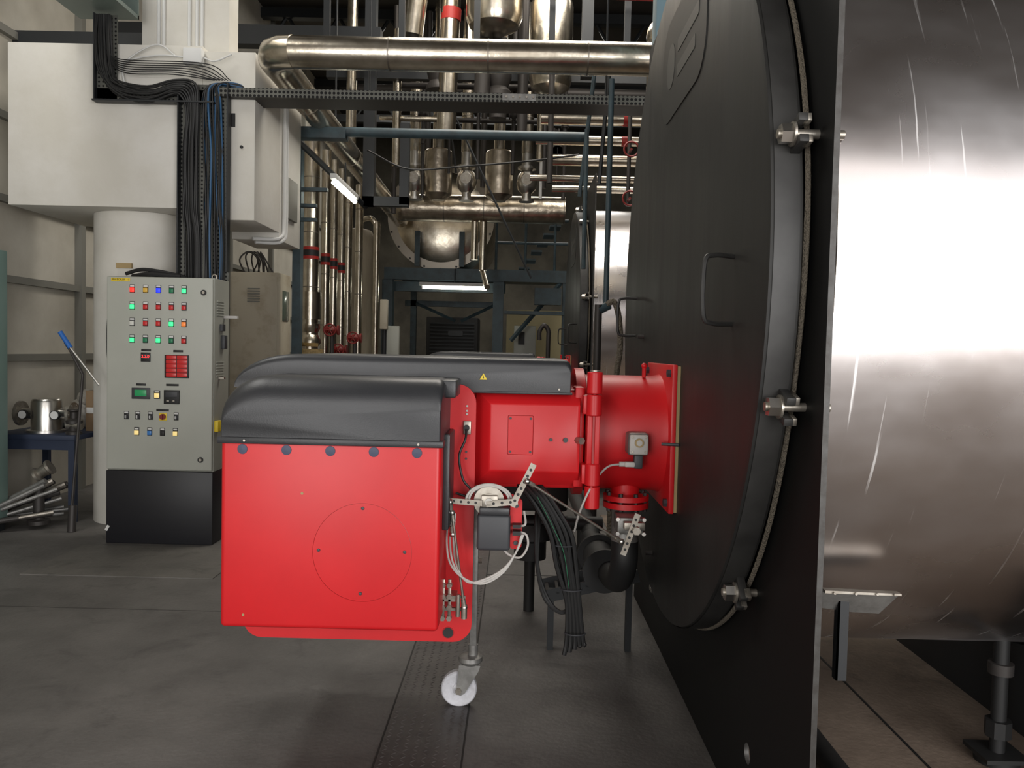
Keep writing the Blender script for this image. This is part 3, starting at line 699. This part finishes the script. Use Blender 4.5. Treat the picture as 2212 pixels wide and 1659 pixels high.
b = Bld('roof_beam')
b.box(-3.4, -2.95, 2.5, 6.3, 3.92, 3.95, BEAMG); b.box(-3.2, -3.15, 2.5, 6.3, 3.95, 4.35, BEAMG); b.box(-3.4, -2.95, 2.5, 6.3, 4.35, 4.38, BEAMG)
b.box(-3.4, -2.95, 6.28, 6.3, 3.92, 4.38, BEAMG); b.done()
b = Bld('roof_truss')
for y in (7.5, 10.5, 13.5, 17):
    b.box(XL, XR, y-.08, y+.08, 6.1, 6.25, STEELDK); b.box(XL, XR, y-.08, y+.08, 6.8, 6.95, STEELDK)
    for k in range(14):
        x = XL+k*.84; b.cyl((x, y, 6.18), (x+.42, y, 6.85), .03, STEELDK, seg=6); b.cyl((x+.42, y, 6.85), (x+.84, y, 6.18), .03, STEELDK, seg=6)
b.box(XL, -3.42, 4.0, 4.1, 4.6, 4.75, STEELDK); b.box(XL, -3.02, 6.9, 7.0, 4.5, 4.7, STEELDK); b.box(XL, -1.5, 8.6, 8.75, 4.6, 4.8, STEELDK)
b.box(XL, -3.02, 6.9, 7.0, 3.95, 4.05, STEELDK)
b.done()

# ------------------------------------------------------------------ workbench corner
b = Bld('workbench')
b.box(-4.2, -3.5, 6.4, 7.2, .66, .70, BENCH, bev=.003)
for x in (-4.17, -3.53):
    for y in (6.43, 7.17): b.box(x-.025, x+.025, y-.025, y+.025, 0, .66, BENCH)
b.box(-4.17, -3.53, 6.42, 6.45, .58, .66, BENCH); b.done()
b = Bld('steel_strainer')
cx, cy = -3.85, 6.62
b.lathe((cx, cy, .70), (0, 0, 1), [(.15, 0), (.15, .02), (.115, .022), (.115, .25), (.105, .27), (.10, .275)], BRIGHT, 40)
for s_ in (-1, 1):
    b.cyl((cx+s_*.11, cy, .85), (cx+s_*.2, cy, .85), .045, BRIGHT); b.cyl((cx+s_*.2, cy, .85), (cx+s_*.225, cy, .85), .10, ZINC, seg=32)
    b.cyl((cx+s_*.13, cy-.12, .85), (cx+s_*.13, cy-.09, .85), .038, BLK, seg=24); b.cyl((cx+s_*.13, cy-.123, .85), (cx+s_*.13, cy-.12, .85), .032, LABW, seg=24)
    for k in range(6):
        a = k*math.pi/3; b.hexn((cx+s_*.195, cy+.08*math.cos(a), .85+.08*math.sin(a)), (cx+s_*.232, cy+.08*math.cos(a), .85+.08*math.sin(a)), .012, ZINC)
b.done()
b = Bld('gate_valve')
b.lathe((-3.56, 6.50, .70), (0, 0, 1), [(.06, 0), (.06, .02), (.04, .03), (.045, .08), (.065, .09), (.065, .11), (.03, .13), (.03, .18), (.05, .19), (.05, .2)], PIPED, 24)
b.cyl((-3.61, 6.50, .78), (-3.50, 6.50, .78), .045, ZINC); b.done()
b = Bld('plastic_wrapped_part')
b.sph((-3.76, 7.0, .83), .13, PLASTIC, (1, .8, 1.0)); b.sph((-3.70, 6.98, .96), .09, PLASTIC, (1, .8, .9)); b.sph((-3.90, 7.0, .79), .09, PLASTIC); b.done()
b = Bld('cardboard_box')
b.box(-3.60, -3.50, 6.75, 6.90, .70, 1.04, CARD, bev=.003); b.box(-3.59, -3.51, 6.745, 6.752, .85, .9, LABW); b.done()
b = Bld('pallet_lever')
b.cyl((-3.36, 6.1, .0), (-3.36, 6.12, .2), .03, PIPED)
b.tube([(-3.36, 6.11, .2), (-3.30, 6.15, 1.2), (-3.40, 6.16, 1.38), (-3.44, 6.16, 1.44)], .011, PIPED, seg=8, smooth=False)
b.tube([(-3.18, 6.16, 1.12), (-3.40, 6.16, 1.40)], .009, BRIGHT, seg=8, smooth=False)
b.cyl((-3.40, 6.16, 1.40), (-3.48, 6.16, 1.52), .018, BLUE); b.done()
b = Bld('scrap_pipe_pile')
for i in range(14):
    y = 6.15+i*.02; z0 = .03+random.random()*.05
    b.cyl((-4.2+random.random()*.1, y-.3*random.random(), z0), (-3.62+random.random()*.08, y+random.uniform(-.1, .15), .06+random.random()*.32), random.uniform(.012, .028), random.choice([ZINC, PIPED, GALV]), seg=10)
b.lathe((-3.72, 6.25, .40), (.6, .1, .4), [(.06, 0), (.06, .02), (.04, .03), (.05, .1), (.06, .11), (.06, .13)], ZINC, 20)
b.lathe((-3.68, 6.22, .03), (0, 0, 1), [(.08, 0), (.08, .03), (.04, .04), (.04, .3)], PIPED, 20)
b.done()

# ------------------------------------------------------------------ piping
def seams(b, p, q, r, step, m=JOINT):
    p = Vector(p); q = Vector(q); d = q-p; n = int(d.length/step); d.normalize()
    for k in range(1, n+1):
        o = p+d*k*step; b.cyl(o, o+d*.012, r*1.02, m, seg=28)
b = Bld('overhead_steam_pipe')
r = .117; z = 3.595
b.cyl((-1.70, 6.0, z), (3.2, 6.0, z), r, PIPE, seg=40); seams(b, (-1.70, 6.0, z), (3.2, 6.0, z), r, .72)
b.tube([(-1.68, 6.0, z), (-1.76, 6.01, z), (-1.83, 6.06, z), (-1.86, 6.14, z), (-1.865, 6.25, z)], r*1.04, PIPE, seg=32, sub=1)
b.cyl((-1.865, 6.2, z), (-1.865, 12.8, 3.46), r, PIPE, seg=40); seams(b, (-1.865, 6.2, z), (-1.865, 12.8, 3.46), r, .9)
b.cyl((-1.865, 9.2, 3.5), (-1.865, 9.2, 3.62), r*1.2, PIPE)
for y in (8.2, 10.4): b.cyl((-1.865, y, z), (-1.865, y, H), .01, STEELDK, seg=6)
b.cyl((1.12, 6.6, 3.12), (1.12, 6.6, 4.0), .13, PIPE); b.sph((1.12, 6.6, 4.0), .14, PIPE)
b.done()

b = Bld('header_pipe')
b.cyl((-1.60, 11.3, 3.40), (.62, 11.3, 3.40), .185, PIPEW, seg=40); seams(b, (-1.60, 11.3, 3.40), (.62, 11.3, 3.40), .187, .55)
b.sph((-1.60, 11.3, 3.40), .19, PIPEW)
b.cyl((-.62, 11.3, 2.7), (-.62, 11.3, 3.4), .05, PIPE); b.cyl((-.5, 11.3, 2.55), (-.5, 11.3, 3.4), .05, PIPE); b.cyl((-.5, 11.3, 2.55), (-.42, 11.0, 2.3), .04, PIPE)
b.done()
b = Bld('valve_riser_group')
Yv = 10.6
for i, (x, kind) in enumerate(((-1.37, 'v'), (-1.07, 'd'), (-.70, 'v'), (-.28, 'd'), (.08, 'v'))):
    b.cyl((x, Yv, 4.0), (x, Yv, 5.9), .075, PIPE, seg=24); seams(b, (x, Yv, 4.0), (x, Yv, 5.9), .077, .45)
    if kind == 'd':
        b.lathe((x, Yv, 3.44), (0, 0, 1), [(.08, -.06), (.16, 0), (.178, .02), (.182, .3), (.178, .56), (.16, .58), (.07, .60)], PIPEW, 32)
    else:
        b.lathe((x, Yv, 3.38), (0, 0, 1), [(.10, 0), (.10, .03), (.06, .035), (.06, .10), (.115, .16), (.135, .25), (.115, .34), (.07, .40), (.12, .42), (.12, .45), (.07, .46), (.07, .66)], BRIGHT, 28)
        b.cyl((x, Yv-.2, 3.63), (x, Yv, 3.63), .045, PIPE); b.cyl((x, Yv-.215, 3.63), (x, Yv-.2, 3.63), .07, ZINC)
for x in (-1.25, -.5, .3): b.cyl((x, Yv+.3, 3.62), (x, Yv+.3, 5.9), .04, PIPED)
b.cyl((-2.2, Yv+.2, 5.3), (2.5, Yv+.2, 5.3), .09, PIPE); b.cyl((-2.2, Yv+.4, 4.9), (2.5, Yv+.4, 4.9), .07, PIPED)
b.cyl((.25, 10.2, 3.35), (.25, 10.2, 4.3), .02, LABW)
b.done()
b = Bld('pressure_gauge')
b.lathe((.44, 10.0, 3.86), (0, -1, 0), [(.10, 0), (.11, .01), (.11, .04), (.095, .045)], PIPED, 32)
b.cyl((.44, 9.955, 3.86), (.44, 9.958, 3.86), .09, mat('gauge_face', (.45, .42, .33), .5), seg=32)
b.box(.437, .443, 9.95, 9.955, 3.85, 3.93, BLK); b.cyl((.44, 10.0, 3.4), (.44, 10.0, 3.76), .012, PIPED); b.done()

b = Bld('flue_and_duct_group')
b.lathe((-.33, 9.0, 4.95), (0, 0, 1), [(.12, -.05), (.27, .03), (.31, .12), (.31, 2.0)], PIPE, 40)
b.lathe((.30, 9.0, 4.30), (0, 0, 1), [(.10, -.04), (.21, .03), (.235, .12), (.235, .9), (.15, 1.2), (.15, 2.6)], PIPE, 40)
b.cyl((-1.25, 9.2, 4.95), (-1.0, 9.0, 6.9), .12, PIPE, r2=.14); b.cyl((-1.18, 9.2, 4.7), (-1.25, 9.2, 5.0), .06, PIPED)
b.cyl((-.86, 9.3, 3.9), (-.80, 9.3, 6.9), .11, PIPE); b.cyl((-.83, 9.3, 5.15), (-.825, 9.3, 5.28), .115, BROWNR)
b.cyl((-.47, 9.3, 4.2), (-.44, 9.3, 5.0), .09, PIPED); b.cyl((.0, 9.4, 3.9), (.0, 9.4, 6.9), .06, PIPED)
b.cyl((-.28, 9.4, 4.1), (-.28, 9.4, 5.0), .10, PIPED); b.lathe((-.28, 9.4, 4.35), (0, 0, 1), [(.15, 0), (.15, .05), (.11, .1), (.15, .2), (.15, .25)], PIPED, 24)
b.lathe((-.95, 9.4, 4.4), (0, 0, 1), [(.16, 0), (.16, .04), (.12, .1), (.16, .24), (.16, .28)], PIPED, 24)
b.done()
b = Bld('branch_steam_pipes')
for k, (z, r_, x0) in enumerate(((3.90, .07, .2), (3.70, .05, .15), (3.52, .06, .3), (3.35, .035, .1), (3.26, .04, .35))):
    b.cyl((x0, 8.6+k*.12, z), (3.0, 8.6+k*.12, z), r_, PIPE)
b.cyl((1.06, 8.6, 3.9), (1.14, 8.6, 3.9), .073, BROWNR); b.cyl((1.06, 8.72, 3.7), (1.14, 8.72, 3.7), .053, BROWNR)
b.cyl((.3, 8.5, 3.2), (.3, 8.5, 4.4), .03, PIPED)
b.cyl((.1, 8.1, 4.95), (2.4, 8.1, 4.9), .02, REDW)
for z in (3.42, 2.95):
    b.tube([(1.06+.07*math.cos(a*.785), 7.9, z+.07*math.sin(a*.785)) for a in range(8)], .01, REDW, seg=6, closed=True); b.cyl((1.06, 7.9, z), (1.06, 8.05, z), .012, REDW)
b.cyl((1.06, 8.05, 2.9), (1.06, 8.05, 3.9), .02, PIPED)
b.done()
# dark small-bore pipework, conduits and valve stems filling the racks
b = Bld('small_bore_pipework')
for (x0, x1, y, z, r_, m_) in ((-1.6, .6, 10.2, 4.30, .03, PIPED), (-1.6, .7, 10.3, 4.12, .022, STEELBL), (-1.5, .5, 9.9, 4.62, .04, PIPED), (-1.5, .9, 9.8, 3.98, .018, PIPED), (-1.7, -.9, 9.8, 4.2, .03, PIPE), (-1.5, .4, 10.9, 4.75, .06, PIPE)):
    b.cyl((x0, y, z), (x1, y, z), r_, m_, seg=12)
for (x, y, z0, z1, r_, m_) in ((-1.55, 10.0, 3.1, 5.6, .03, PIPED), (-1.48, 9.7, 3.6, 5.2, .05, PIPE), (-1.20, 10.0, 3.3, 4.6, .02, PIPED), (-.88, 10.0, 3.6, 5.4, .018, PIPED), (-.52, 9.8, 3.5, 5.2, .022, PIPED), (-.10, 10.0, 3.6, 5.6, .025, PIPED), (.22, 9.7, 3.7, 5.2, .04, PIPE), (.52, 9.9, 3.3, 5.0, .025, PIPED), (-1.75, 9.4, 3.2, 6.0, .035, PIPED), (-2.0, 9.6, 3.7, 6.2, .06, PIPE)):
    b.cyl((x, y, z0), (x, y, z1), r_, m_, seg=12)
    b.cyl((x, y, (z0+z1)/2), (x, y, (z0+z1)/2+.03), r_*1.8, PIPED, seg=14)
for (x, z) in ((-1.2, 4.3), (-.88, 4.12), (-.1, 4.3), (.4, 4.12), (-.52, 4.62)):
    b.lathe((x-.06, 10.0 if z < 4.2 else 9.95, z), (1, 0, 0), [(.05, 0), (.05, .015), (.03, .02), (.055, .06), (.03, .10), (.05, .105), (.05, .12)], PIPED, 16)
b.tube([(-1.1, 9.4, 4.35), (-.9, 9.4, 4.15), (-.8, 9.4, 3.85), (-.75, 9.5, 3.5)], .014, BLK, seg=6)
b.tube([(-1.6, 8.5, 3.5), (-1.2, 8.7, 3.36), (-.6, 8.7, 3.40), (.1, 8.6, 3.45), (.6, 8.5, 3.5)], .010, BLK, seg=6)
b.done()

b = Bld('clad_riser_bank')
for i, (x, y, r_, zb) in enumerate(((-2.30, 9.0, .087, .9), (-2.28, 9.6, .055, .5), (-2.30, 10.1, .05, .5), (-2.31, 10.6, .05, .5), (-2.33, 11.1, .055, .4), (-2.28, 11.6, .055, .4))):
    b.cyl((x, y, zb), (x, y, 3.75), r_, PIPE, seg=24); seams(b, (x, y, zb), (x, y, 3.75), r_, .6)
    if i < 4:
        for dz in (0, .10): b.cyl((x, y, 2.41+dz), (x, y, 2.445+dz), r_*1.03, BROWNR)
        b.cyl((x, y, 2.445), (x, y, 2.51), r_*1.03, BLK)
    b.tube([(x, y, zb), (x, y, zb-.05), (x, y, zb-.15), (x+.02, y-.02, 0.02)], r_*.8, PIPE, seg=14)
b.cyl((-2.30, 9.0, 1.75), (-2.30, 9.0, 2.05), .12, PIPE); b.cyl((-2.30, 9.0, 1.25), (-2.30, 9.0, 1.42), .15, WICK)
b.lathe((-2.30, 9.0, 1.45), (0, 0, 1), [(.09, 0), (.12, .04), (.12, .08), (.08, .14), (.11, .2), (.11, .25)], PIPE, 24)
b.done()
def wheelv(name, x, y, z):
    b = Bld(name)
    b.tube([(x+.065*math.cos(a*.785), y-.12, z+.065*math.sin(a*.785)) for a in range(8)], .008, REDW, seg=8, closed=True)
    for k in range(3): a = k*math.pi/3; b.cyl((x-.06*math.cos(a), y-.12, z-.06*math.sin(a)), (x+.06*math.cos(a), y-.12, z+.06*math.sin(a)), .005, REDW, seg=6)
    b.cyl((x, y-.12, z), (x, y, z), .012, ZINC); b.lathe((x-.08, y, z), (1, 0, 0), [(.055, 0), (.055, .02), (.03, .03), (.05, .08), (.03, .13), (.055, .14), (.055, .16)], REDW, 20)
    b.cyl((x, y, 0), (x, y, z), .025, PIPED)
    return b.done()
wheelv('hand_wheel_valve', -2.10, 9.2, 1.64)
wheelv('hand_wheel_valve.001', -1.90, 9.5, 1.56); wheelv('hand_wheel_valve.002', -2.06, 9.45, 1.42)

b = Bld('pale_vertical_tank')
b.lathe((-2.45, 12.4, .1), (0, 0, 1), [(.22, 0), (.26, .05), (.26, 3.0), (.2, 3.12), (.05, 3.16)], TANKM, 40)
b.cyl((-2.45, 12.4, 0), (-2.45, 12.4, .1), .2, STEELDK); b.cyl((-2.1, 12.0, 0), (-2.1, 12.0, 3.3), .05, PIPE)
b.tube([(-2.45, 12.4, 3.2), (-2.4, 12.2, 3.32), (-2.2, 12, 3.35), (-2.1, 12, 3.25)], .04, PIPE)
b.done()
b = Bld('round_end_tank')
b.lathe((-1.25, 13.0, 3.55), (0, 1, 0), [(.001, -.10), (.4, -.075), (.72, -.02), (.80, .03), (.82, .06), (.82, 3)], PIPE, 64)
b.lathe((-1.25, 12.98, 3.55), (0, 1, 0), [(.80, 0), (.85, .0), (.85, .08), (.80, .08)], JOINT, 64)
for k in range(20):
    a = k*math.pi/10; b.hexn((-1.25+.825*math.cos(a), 12.96, 3.55+.825*math.sin(a)), (-1.25+.825*math.cos(a), 12.985, 3.55+.825*math.sin(a)), .018, PIPED)
for x in (-1.6, -.9): b.box(x-.04, x+.04, 12.8, 12.86, 2.75, 3.3, STEELBL)
b.done()

# ------------------------------------------------------------------ steel platforms
b = Bld('rear_steel_platform')
b.box(-2.05, .75, 12.4, 12.55, 2.50, 2.68, STEELBL); b.box(-2.05, .75, 12.55, 14.6, 2.64, 2.68, STEELBL)
b.box(-2.05, -.2, 12.8, 12.9, 2.35, 2.50, STEELBL)
for x in (-2.0, -.30): b.box(x-.08, x+.08, 12.42, 12.6, 0, 2.5, STEELBL)
for x in (-1.85, -.35): b.box(x-.05, x+.05, 14.4, 14.5, 0, 2.64, STEELBL)
b.box(.68, .75, 12.42, 12.5, 0, 2.5, STEELBL)
b.box(-2.0, -.3, 14.4, 14.5, 2.2, 2.3, STEELBL)
b.cyl((-1.8, 14.4, 2.25), (-1.1, 14.4, 1.95), .03, STEELBL, seg=6); b.cyl((-.4, 14.4, 2.25), (-1.0, 14.4, 1.95), .03, STEELBL, seg=6)
b.cyl((-.1, 12.45, 1.6), (.65, 12.45, 2.5), .04, STEELBL, seg=6)
for z in (3.1, 3.45): b.cyl((-.35, 12.5, z), (.75, 12.5, z), .022, STEELBL, seg=8)
for x in (-.35, .1, .55): b.cyl((x, 12.5, 2.68), (x, 12.5, 3.45), .02, STEELBL, seg=8)
for k in range(6): b.box(-.0+k*.1, .18+k*.1, 13.4, 13.9, 2.8+k*.14, 2.83+k*.14, STEELBL)
b.box(-.2, .7, 12.2, 12.35, 2.0, 2.05, STEELBL); b.box(.25, .65, 12.2, 12.35, 2.15, 2.4, STEELBL)
b.done()
b = Bld('walkway_frame')
b.cyl((-2.2, 7.58, 3.44), (.6, 7.58, 3.44), .045, STEELBL, seg=16); b.box(-2.2, -1.62, 7.52, 7.66, 3.37, 3.47, STEELBL, bev=.004)
b.cyl((-2.2, 7.58, 3.44), (-2.2, 7.58, 3.0), .03, STEELBL)
for z in (2.9, 2.75, 2.62): b.box(-2.15, -1.9+(.1 if z > 2.8 else 0), 7.6, 7.66, z, z+.03, STEELBL)
b.cyl((.58, 7.3, 3.44), (.58, 7.3, 2.2), .02, STEELBL, seg=8); b.cyl((.66, 7.3, 4.2), (.55, 7.6, 2.9), .02, STEELBL, seg=8); b.cyl((.78, 7.3, 4.2), (.72, 7.5, 3.0), .02, STEELDK, seg=8)
b.box(-2.2, -2.12, 7.9, 8.0, 0, 3.4, STEELBL)
b.box(-1.72, -1.60, 8.9, 9.02, 3.0, H, STEELDK); b.box(.62, .74, 8.8, 8.92, 4.4, H, STEELDK)
b.box(-1.32, -1.22, 8.9, 9.0, 3.02, 3.9, STEELDK); b.box(-1.72, -1.22, 8.9, 9.0, 3.0, 3.1, STEELDK)
b.cyl((-2.1, 7.6, 3.38), (-1.70, 9.0, 3.0), .03, STEELDK, seg=6)
b.cyl((-.9, 9.5, 4.4), (.15, 9.5, 2.3), .014, STEELDK, seg=6)
for k in range(6): b.box(-2.0+k*.75, -1.94+k*.75, 8.2, 8.26, 4.3, H, STEELDK)
b.box(-2.3, 2.5, 8.2, 8.28, 4.25, 4.35, STEELDK); b.box(-2.3, 2.5, 9.6, 9.7, 4.6, 4.75, STEELDK)
b.done()
b = Bld('blue_post_with_hose')
b.cyl((.60, 5.55, 1.75), (.60, 5.55, 3.30), .019, STEELBL, seg=14)
b.cyl((.545, 5.5, 0), (.545, 5.5, 1.78), .026, PIPED, seg=14); b.cyl((.545, 5.5, 1.74), (.62, 5.52, 1.78), .03, STEELBL)
b.tube([(.60, 5.5, 1.78), (.65, 5.5, 1.80), (.685, 5.5, 1.70), (.70, 5.5, 1.5), (.68, 5.5, 1.3), (.67, 5.5, 1.0), (.66, 5.5, .0)], .020, mat('braided_hose', (.20, .17, .13), .5, .5, bump=1, bscale=80), seg=12)
b.done()
b = Bld('blue_column'); b.box(.80, .95, 5.0, 5.15, 0, H, STEELLT, bev=.003); b.done()

def flu(name, p, q):
    b = Bld(name); p = Vector(p); q = Vector(q)
    b.cyl(p, q, .022, TUBE, seg=14)
    d = (q-p).normalized()
    for e in (p, q-d*.02): b.cyl(e, e+d*.02, .026, LABW, seg=12)
    c = (p+q)/2; hx = abs(q.x-p.x)/2+.03; hy = abs(q.y-p.y)/2+.03
    b.box(c.x-hx, c.x+hx, c.y-hy, c.y+hy, c.z+.03, c.z+.08, LABW, bev=.004)
    b.cyl((c.x, c.y, c.z+.08), (c.x, c.y, c.z+.3), .008, STEELDK, seg=6)
    return b.done()
flu('fluorescent_lamp', (-1.76, 7.7, 3.0), (-1.76, 8.7, 3.0))
flu('fluorescent_lamp.001', (-1.47, 12.35, 2.38), (-.46, 12.35, 2.38))

# ------------------------------------------------------------------ far machinery
b = Bld('black_chiller_unit')
b.box(-1.85, -.8, 16.5, 17.5, .1, 2.1, BLK, bev=.02)
for k in range(24): b.box(-1.78, -.87, 16.47, 16.5, .3+k*.072, .33+k*.072, STEELDK)
b.box(-1.85, -.8, 16.5, 17.5, 0, .1, STEELDK)
b.prism([(x, z) for x, z in rrect(-1.4, -1.1, 1.72, 1.82, .03)], 16.44, 16.48, DKGREY); b.done()
b = Bld('small_control_box')
b.box(-.05, .3, 12.9, 13.1, 1.2, 1.85, PANEL, bev=.01); b.box(.02, .12, 12.88, 12.9, 1.55, 1.75, BLK); b.box(-.0, .06, 12.95, 13.05, 0, 1.2, STEELDK); b.box(.2, .26, 12.95, 13.05, 0, 1.2, STEELDK)
b.done()
b = Bld('instrument_stand')
b.box(-1.78, -1.6, 11.0, 11.1, 1.3, 1.75, PANEL, bev=.01); b.box(-1.85, -1.75, 10.9, 11, 1.7, 2.1, BEIGE, bev=.01); b.cyl((-1.8, 11, 0), (-1.8, 11, 1.8), .03, STEELDK)
b.done()
b = Bld('goose_neck_pipe')
b.tube([(.42, 10.9, 0), (.42, 10.9, 1.5), (.42, 10.9, 1.72), (.36, 10.9, 1.80), (.30, 10.9, 1.72), (.30, 10.9, 1.6)], .03, PIPED, seg=12); b.done()
b = Bld('cream_partition'); b.box(-.2, 1.2, 15.0, 15.1, 0, 2.2, mat('cream_paint', (.5, .43, .25), .7)); b.done()

# ------------------------------------------------------------------ lights
def area(name, loc, rot, sx, sy, power, col=(1, 1, 1)):
    l = bpy.data.lights.new(name, 'AREA'); l.shape = 'RECTANGLE'; l.size = sx; l.size_y = sy; l.energy = power; l.color = col
    o = bpy.data.objects.new(name, l); o.location = loc; o.rotation_euler = rot; scene.collection.objects.link(o); return o
area('daylight_door', (3.95, YF-.1, 1.85), (math.radians(90), 0, 0), 5.2, 3.5, 460, (1.0, .99, .985))
area('daylight_door_left', (-2.5, YF-.1, 1.8), (math.radians(90), 0, 0), 2.5, 3.2, 190, (1.0, .985, .97))
area('jacket_fill_light', (1.5, YF-.1, 5.25), (math.radians(90), 0, 0), 10.0, 1.8, 55, (1.0, .93, .90))  # added fill strip, no known window; gives the upper jacket a grey sheen
area('skylight_left', (-3.6, 3.0, 6.8), (math.radians(-12), 0, 0), 1.0, 5.0, 170, (1.0, .98, .93))
area('skylight_mid', (.2, 8.0, 6.0), (0, 0, 0), 3.0, 3.0, 260, (1.0, .94, .85))
area('skylight_rear', (-.5, 15.0, 6.7), (0, 0, 0), 5.0, 2.5, 250, (1.0, .96, .88))
w = bpy.data.worlds.new('world'); scene.world = w; w.use_nodes = True
w.node_tree.nodes['Background'].inputs[0].default_value = (1, .98, .97, 1)
w.node_tree.nodes['Background'].inputs[1].default_value = .8

# ------------------------------------------------------------------ camera
cam = bpy.data.cameras.new('camera'); co = bpy.data.objects.new('camera', cam); scene.collection.objects.link(co)
cam.sensor_width = 36; cam.lens = 28.48; cam.clip_start = .05
M = Matrix.Rotation(math.radians(.28), 4, 'Z') @ Matrix.Rotation(math.radians(90-2.4), 4, 'X') @ Matrix.Rotation(math.radians(1.3), 4, 'Z')
co.matrix_world = Matrix.Translation((0, 0, 1.46)) @ M
scene.camera = co
